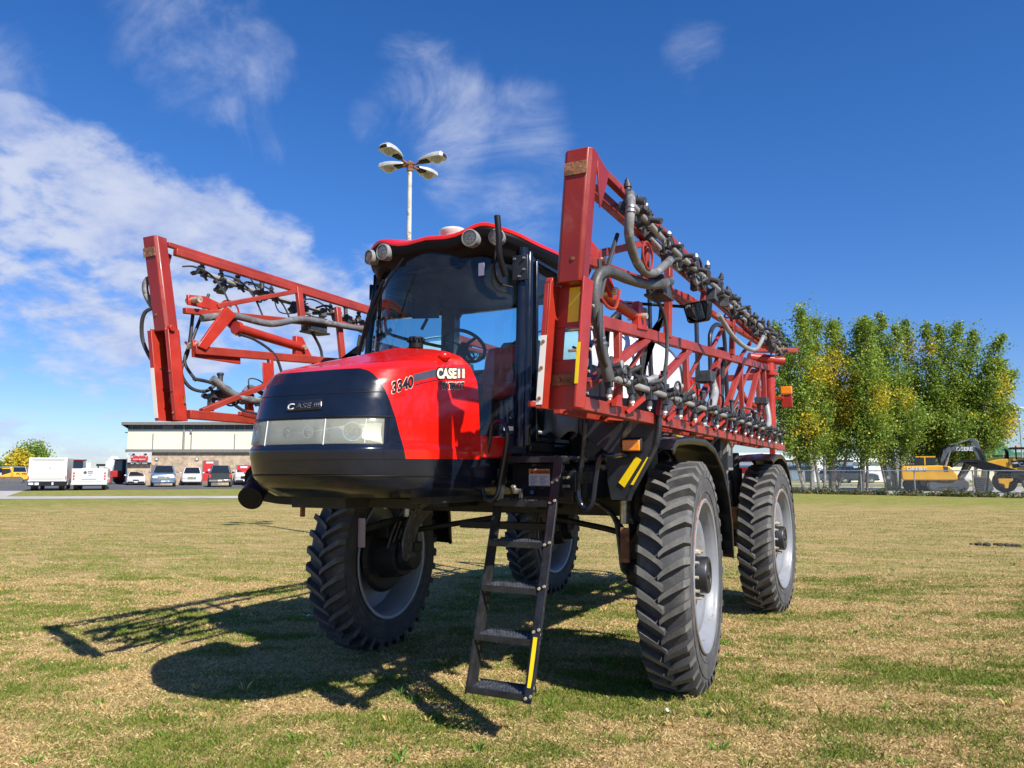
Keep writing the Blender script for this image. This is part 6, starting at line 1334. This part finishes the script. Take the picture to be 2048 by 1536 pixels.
# ================================================================== LAMP POST
M['polewood'] = mat('peeling_white_pole', (.46, .44, .39), .8, var=.15, scale=6, col2=(.22, .18, .13), thr=(.55, .62), s2=4, bump=.2)
LP = Vector((-7.266, 8.394, 0)); lp = thing('lamp_post', LP, 'tall pole with four cobra-head lamps rising behind the sprayer cab', 'street lamp')
m = MB(); m.cyl((0, 0, 0), (0, 0, 8.95), .10, .052, 16); m.build('pole', 'polewood', lp); m = MB(); m.cyl((0, 0, 8.95), (0, 0, 9.2), .075, .07, 12); m.box((0, 0, 9.1), (.16, .10, .14)); m.build('pole_cap', 'rust', lp, bevel=.01)
R3 = Vector((RH[0], RH[1], 0)); F3 = Vector((FH[0], FH[1], 0))
def head(dr, r0):
    dv = (R3*dr[0]+F3*dr[1]).normalized(); sd = Vector((-dv.y, dv.x, 0)); up = Vector((0, 0, 1)); b0 = Vector((0, 0, 9.12))
    m = MB(); m.tube([b0, b0+dv*.25+up*.0, b0+dv*r0+up*.03], .030, 8, 3); hd = m.build('lamp_arm', 'rust', lp)
    m = MB(); o = b0+dv*r0+up*.04
    def sh(p, q):
        a = math.pi*(p); L = q; wdt = .05+.125*math.sin(min(1, L*1.15)*math.pi*.62)**.9; hh = .05+.09*math.sin(min(1, L*1.05)*math.pi*.6)
        if L > .93: wdt *= 1-(L-.93)*6; hh *= 1-(L-.93)*5
        return o+dv*(L*.70-.04)+sd*(1.12*wdt*math.copysign(abs(math.cos(a))**.6, math.cos(a)))+up*(hh*abs(math.sin(a))**.7)
    m.grid(sh, 16, 14); m.add([sh(0, i/14) for i in range(15)]+[sh(1, i/14) for i in range(14, -1, -1)], [tuple(range(30))]); m.build('lamp_head', 'lampgrey', hd)
    m = MB(); c = o+dv*.45; m.lathe(c, -up, [(.145, -.005), (.135, .01), (.125, .05), (.09, .09), (.04, .11), (.002, .113)], 20); m.build('lamp_glass', 'lampbowl', hd)
    m = MB(); m.hexa([o+dv*.0+sd*-.05-up*.05, o+dv*.22-sd*.09-up*.035, o+dv*.22+sd*.09-up*.035, o+sd*.05-up*.05, o-sd*.05+up*.01, o+dv*.22-sd*.1+up*.01, o+dv*.22+sd*.1+up*.01, o+sd*.05+up*.01]); m.build('ballast_cover', 'flat', hd)
M['lampgrey'] = mat('dull_aluminium', (.50, .51, .52), .45, metal=.3, var=.1, scale=6)
M['lampbowl'] = mat('dusty_glass_bowl', (.30, .29, .25), .18, var=.2, scale=8, coat=.6)
for dr, r0 in (((-.46, -.84), .38), ((.41, .84), .38), ((.69, -.28), .28), ((-.67, .37), .20)): head(dr, r0)

# far lamp posts at the right
for u, v, d, lb_ in ((2034, 816, 120, 'tall slim floodlight pole rising beyond the green-roofed building'), (2046, 866, 150, 'short distant lamp pole at the right edge of the view')):
    F = Face(u, d); t_ = root('light_pole', F, lb_, 'light pole'); m = MB(); m.cyl((0, 0, 0), (0, 0, F.Z(v)), .14, .08, 8); m.build('pole', 'galv', t_); m = MB(); m.bx(-.8, .8, -.1, .1, F.Z(v)-.05, F.Z(v)+.15); m.build('lamp_head', 'lampgrey', t_)
# white grain elevator towers far left
M['elev'] = mat('white_concrete_silo', (.66, .70, .74), .8, var=.04)
for u0, u1, v, lb_, sub in ((152, 157, 925, 'slim white silo beside the box truck', 0), (163, 176, 924, 'broad white grain bins between the two trucks', 1), (182, 191, 926, 'pair of white silos with raised conveyor head', 1), (221, 234, 913, 'tallest white grain elevator tower left of the cream building', 2), (236, 247, 928, 'white grain bin next to the building corner', 0)):
    F = Face((u0+u1)/2, 330); t_ = root('grain_silo', F, lb_, 'silo'); w_ = F.X(u1); m = MB()
    if sub == 2: m.bx(-w_, w_, 0, 8, 0, F.Z(922)); m.bx(-w_*.6, w_*.6, 1, 7, F.Z(922), F.Z(916)); m.bx(-w_*.3, w_*.3, 2, 6, F.Z(916), F.Z(912))
    else:
        k = 1+sub
        for i in range(k): cx = -w_+w_*(2*i+1)/k; m.cyl((cx, 0, 0), (cx, 0, F.Z(v+1.5)), w_/k, w_/k, 16); m.cyl((cx, 0, F.Z(v+1.5)), (cx, 0, F.Z(v)), w_/k, .3, 16)
    m.build('silo_body', 'elev', t_)

# ================================================================== TREES
lf = bpy.data.materials.new('leaves'); lf.use_nodes = True; t = lf.node_tree; b = t.nodes['Principled BSDF']; b.inputs['Roughness'].default_value = .5; b.inputs['Specular IOR Level'].default_value = .35
a_ = N(t, 'ShaderNodeAttribute', attribute_name='Col'); tl = N(t, 'ShaderNodeBsdfTranslucent'); mx_ = N(t, 'ShaderNodeMixShader', i_Fac=.42); t.links.new(a_.outputs['Color'], b.inputs['Base Color']); t.links.new(a_.outputs['Color'], tl.inputs[0])
t.links.new(b.outputs[0], mx_.inputs[1]); t.links.new(tl.outputs[0], mx_.inputs[2]); t.links.new(mx_.outputs[0], t.nodes['Material Output'].inputs[0]); M['leaf'] = lf
M['bark'] = mat('pale_grey_bark', (.22, .20, .165), .9, var=.3, scale=3, bump=.4, bscale=12, col2=(.09, .08, .065), thr=(.5, .7), s2=4)
M['barkdark'] = mat('dark_bark', (.07, .06, .05), .9, var=.3, scale=3, bump=.4, bscale=12)
def leaves(name, parent, C, size, col, nper, rad, rs):
    """C: clump centres (n,3) + yellow share (n,)"""
    n = len(C); c = np.repeat(C[:, :3], nper, 0); N_ = len(c); P = c+rs.normal(0, 1, (N_, 3))*np.repeat(rad if np.ndim(rad) else np.full(n, rad), nper)[:, None]*np.array([1, 1, .95])
    nrm = rs.normal(0, 1, (N_, 3)); nrm[:, 2] += .5; nrm /= np.linalg.norm(nrm, axis=1)[:, None]; u = np.cross(nrm, rs.normal(0, 1, (N_, 3))); u /= np.linalg.norm(u, axis=1)[:, None]; w = np.cross(nrm, u); s = size*(.6+.8*rs.random((N_, 1)))
    V = np.stack([P-u*s*.5, P+w*s*.42, P+u*s*.55, P-w*s*.42], 1).reshape(-1, 3)
    me = bpy.data.meshes.new(name); me.vertices.add(N_*4); me.vertices.foreach_set('co', V.ravel()); me.loops.add(N_*4); me.loops.foreach_set('vertex_index', np.arange(N_*4)); me.polygons.add(N_); me.polygons.foreach_set('loop_start', np.arange(N_)*4); me.polygons.foreach_set('loop_total', np.full(N_, 4)); me.update(calc_edges=True)
    ck = np.repeat(rs.random((n, 1)), nper, 0); k = np.clip(.45*ck+.55*rs.random((N_, 1)), 0, 1); g = np.array(col[0])*(1-k)+np.array(col[1])*k; yl = np.array(col[2])*(1-k)+np.array(col[3])*k; ysh = np.repeat(C[:, 3], nper); cy_ = np.repeat(rs.random(n), nper); isy = (cy_*.7+rs.random(N_)*.3) < ysh*.85+.03
    cc = np.where(isy[:, None], yl, g); cc = np.repeat(np.concatenate([cc, np.ones((N_, 1))], 1), 4, 0); ca = me.color_attributes.new('Col', 'FLOAT_COLOR', 'POINT'); ca.data.foreach_set('color', cc.ravel()); me.materials.append(M['leaf'])
    o = bpy.data.objects.new(name, me); COL.objects.link(o); o.parent = parent; return o
GC = ((.075, .15, .02), (.34, .44, .06), (.48, .42, .03), (.75, .56, .05))
def poplar(u, d, stems, label, seed, yel=(), group='poplars in a row behind the fence', bark='bark', leafn=56, name='poplar_tree', size=.165, spread=1.):
    """stems: (base du px, top u, top v, width px, lowest leaf v)"""
    F = Face(u, d); t_ = root(name, F, label, 'tree', group); X, Z = F.X, F.Z; rs = np.random.default_rng(seed); m = MB(); CL = []; RD = []
    for (bu, tu, tv, wpx, lv, tr) in stems:
        zb_, zt_ = 0, Z(tv); x0 = X(bu); x1 = X(tu); yj = rs.uniform(-1.2, 1.2); wd = wpx*F.k*.76; zl_ = Z(lv+10)
        ctr = lambda q, x0=x0, x1=x1, yj=yj: np.array([x0+(x1-x0)*q**.8+.15*math.sin(q*7+bu), yj*q**.6*1.5, q*zt_])
        m.tube([tuple(ctr(q)) for q in np.linspace(0, .93, 9)], [tr, .03], 8, 3)
        q0 = zl_/zt_; nb = int(24+wpx*.36)
        for i in range(nb):
            q = q0+(1-q0)*((i+rs.random())/nb); h_ = (q-q0)/(1-q0); a = rs.uniform(0, 6.283); prof = (math.sin(math.pi*min(1, h_*.80+.22))**.8)*(1.0-.55*h_**3)
            L = wd*prof*rs.uniform(.55, 1.35); base = ctr(max(.05, q-.10)); tip = ctr(q)+np.array([math.cos(a)*L, math.sin(a)*L*spread, L*.45*(1-h_)+.2])
            if i % 2 == 0: m.tube([tuple(base), tuple((base+tip)/2+np.array([0, 0, -.1])), tuple(tip)], [.05*(1-h_)+.015, .01], 5, 2)
            for f_ in np.linspace(.40 if L > 1 else .65, 1.0, 2+int(L*1.5)):
                p = base+(tip-base)*f_+rs.normal(0, .18, 3)
                yy = .06+sum(.85*math.exp(-(((p[0]-X(yu))/(yr*F.k))**2+((p[2]-Z(yv))/(yr*F.k))**2)) for yu, yv, yr in yel)
                CL.append((*p, yy)); RD.append(.22+.24*rs.random())
        for i in range(7): p = ctr(.95+.06*i/6)+rs.normal(0, .12, 3); CL.append((*p, .1)); RD.append(.16)
    m.build('trunk', bark, t_)
    leaves('crown', t_, np.array(CL), size, GC, leafn, np.array(RD), rs); return t_
poplar(1600, 66, [(1598, 1556, 655, 60, 890, .16), (1615, 1592, 622, 50, 905, .20), (1630, 1612, 640, 44, 870, .16), (1640, 1640, 640, 40, 895, .14), (1605, 1575, 740, 70, 915, .12)], 'leftmost poplar of the row, half behind the boom tip, green with yellow lower right', 1, ((1650, 740, 40), (1600, 860, 28)))
poplar(1655, 67, [(1655, 1662, 655, 44, 885, .22), (1648, 1690, 640, 40, 870, .16), (1665, 1708, 655, 36, 860, .14), (1660, 1655, 745, 74, 915, .12)], 'poplar of pale leaning stems with the brightest yellow patch', 2, ((1650, 745, 50), (1672, 825, 44)))
poplar(1713, 66, [(1712, 1722, 645, 44, 880, .24), (1722, 1745, 640, 40, 890, .12), (1708, 1730, 740, 74, 905, .10)], 'poplar on one thick dark trunk, second gap from the machine', 3, ((1740, 800, 25),), bark='barkdark')
poplar(1778, 67, [(1768, 1762, 640, 40, 880, .18), (1778, 1783, 628, 36, 870, .16), (1790, 1806, 655, 44, 890, .12), (1780, 1790, 760, 80, 915, .10), (1762, 1742, 690, 40, 860, .09)], 'slender many-stemmed poplar left of the yellow excavator with golden top side', 4, ((1835, 700, 26), (1800, 800, 22)))
poplar(1836, 69, [(1830, 1828, 640, 42, 880, .16), (1850, 1852, 655, 40, 890, .14), (1838, 1835, 750, 76, 915, .10)], 'poplar standing just behind the excavator cab with a golden shoulder', 5, ((1840, 695, 28), (1810, 800, 26)))
poplar(1868, 68, [(1868, 1886, 655, 44, 880, .22), (1860, 1918, 652, 40, 875, .14), (1875, 1950, 668, 44, 880, .16), (1885, 1985, 680, 34, 880, .10), (1870, 1915, 760, 90, 910, .12)], 'broad dark green poplar leaning right over the excavator arm', 6, ((1985, 800, 18),), bark='barkdark')
poplar(1905, 67, [(1880, 2026, 745, 34, 850, .12), (1890, 2012, 800, 30, 880, .10), (1880, 1990, 820, 44, 905, .10), (1870, 1940, 770, 60, 905, .12), (1885, 1985, 730, 40, 860, .1)], 'outermost right poplar with ragged yellow-tinged branches reaching sideways', 7, ((1995, 775, 24), (1990, 850, 30)))
def round_tree(u, v, d, wpx, hpx, label, seed, ysh, name='round_tree', group=None):
    F = Face(u, d); t_ = root(name, F, label, 'tree', group); rs = np.random.default_rng(seed); n = 120; cz = F.Z(v)-hpx*F.k*.5; rx = wpx*F.k/2; rz_ = hpx*F.k*.5
    dv = rs.normal(0, 1, (n, 3)); dv /= np.linalg.norm(dv, axis=1)[:, None]; rr_ = rs.uniform(.45, 1, (n, 1)); P = dv*rr_*np.array([rx, rx, rz_])+np.array([0, 0, cz]); P[:, 2] = np.maximum(P[:, 2], .8)
    m = MB(); m.cyl((0, 0, 0), (0, 0, cz), .28, .12, 8)
    for i in range(10): m.tube([(0, 0, cz*.5), tuple(P[i]*.6+np.array([0, 0, cz*.3])), tuple(P[i])], [.08, .03], 5, 2)
    m.build('trunk', 'barkdark', t_); leaves('crown', t_, np.concatenate([P, np.full((n, 1), ysh)], 1), .34, GC, 60, np.full(n, rx*.2), rs)
round_tree(68, 887, 150, 70, 72, 'large dark green round tree behind the box truck', 31, .12); round_tree(48, 903, 140, 44, 52, 'orange-yellow autumn tree beside the far left excavator', 32, .85)
round_tree(3, 922, 170, 26, 30, 'small green tree at the left edge of the view', 33, .1); round_tree(20, 928, 180, 22, 20, 'low faded tree between the excavator arm and the autumn tree', 34, .3)
# bushes and weeds along the fence: one mass of ground cover
rs = np.random.default_rng(77); CL = []
for i in range(520):
    q = rs.random()**1; p = A+dd*q+Vector((rs.normal(0, .25), rs.normal(0, .35), 0)); hgt = rs.uniform(.05, .38)*(1+.8*math.sin(q*23)*math.sin(q*61)); CL.append((p.x, p.y, max(.05, hgt)*.6, .35 if rs.random() < .5 else .05))
wd_ = leaves('fence_weeds', None, np.array(CL), .12, ((.05, .07, .02), (.14, .16, .05), (.16, .11, .06), (.32, .22, .12)), 26, np.full(len(CL), .13), rs); tag(wd_, 'low weeds and dry stalks growing along the foot of the chain-link fence', 'weeds', kind='stuff')

# ================================================================== SMALL THINGS ON THE GRASS
F0 = at(1990, 1091, z=0); m = MB(); rs = random.Random(4)
for i in range(26):
    a = rs.uniform(0, 6.28); r = rs.random()**.5; m.ball((F0[0]+math.cos(a)*r*.55, F0[1]+math.sin(a)*r*.28, .02), rs.uniform(.04, .09), 7, (1, 1, .6))
M['soil'] = mat('dark_soil', (.05, .038, .028), .95, var=.4, scale=20, bump=.6); tag(m.build('soil_clump', 'soil', None), 'low dark heap of crumbly soil on the grass at the right', 'soil heap')
p = at(615, 1237, z=0); m = MB(); m.grid(lambda a, b: (p[0]+(a-.5)*.11, p[1]+(b-.5)*.05+a*.03, .035+.012*math.sin(a*9+b*4)), 6, 4); tag(m.build('paper_scrap', 'white', None, solid=.002), 'small white scrap of litter on the shaded grass left of the far front tyre', 'litter')
p = at(1335, 1431, z=0); m = MB(); m.grid(lambda a, b: (p[0]+(a-.5)*.035, p[1]+(b-.5)*.04, .04+.01*math.sin(a*6)), 4, 4); tag(m.build('paper_scrap', 'white', None, solid=.002), 'tiny pale scrap on the sunlit grass before the near front tyre', 'litter')
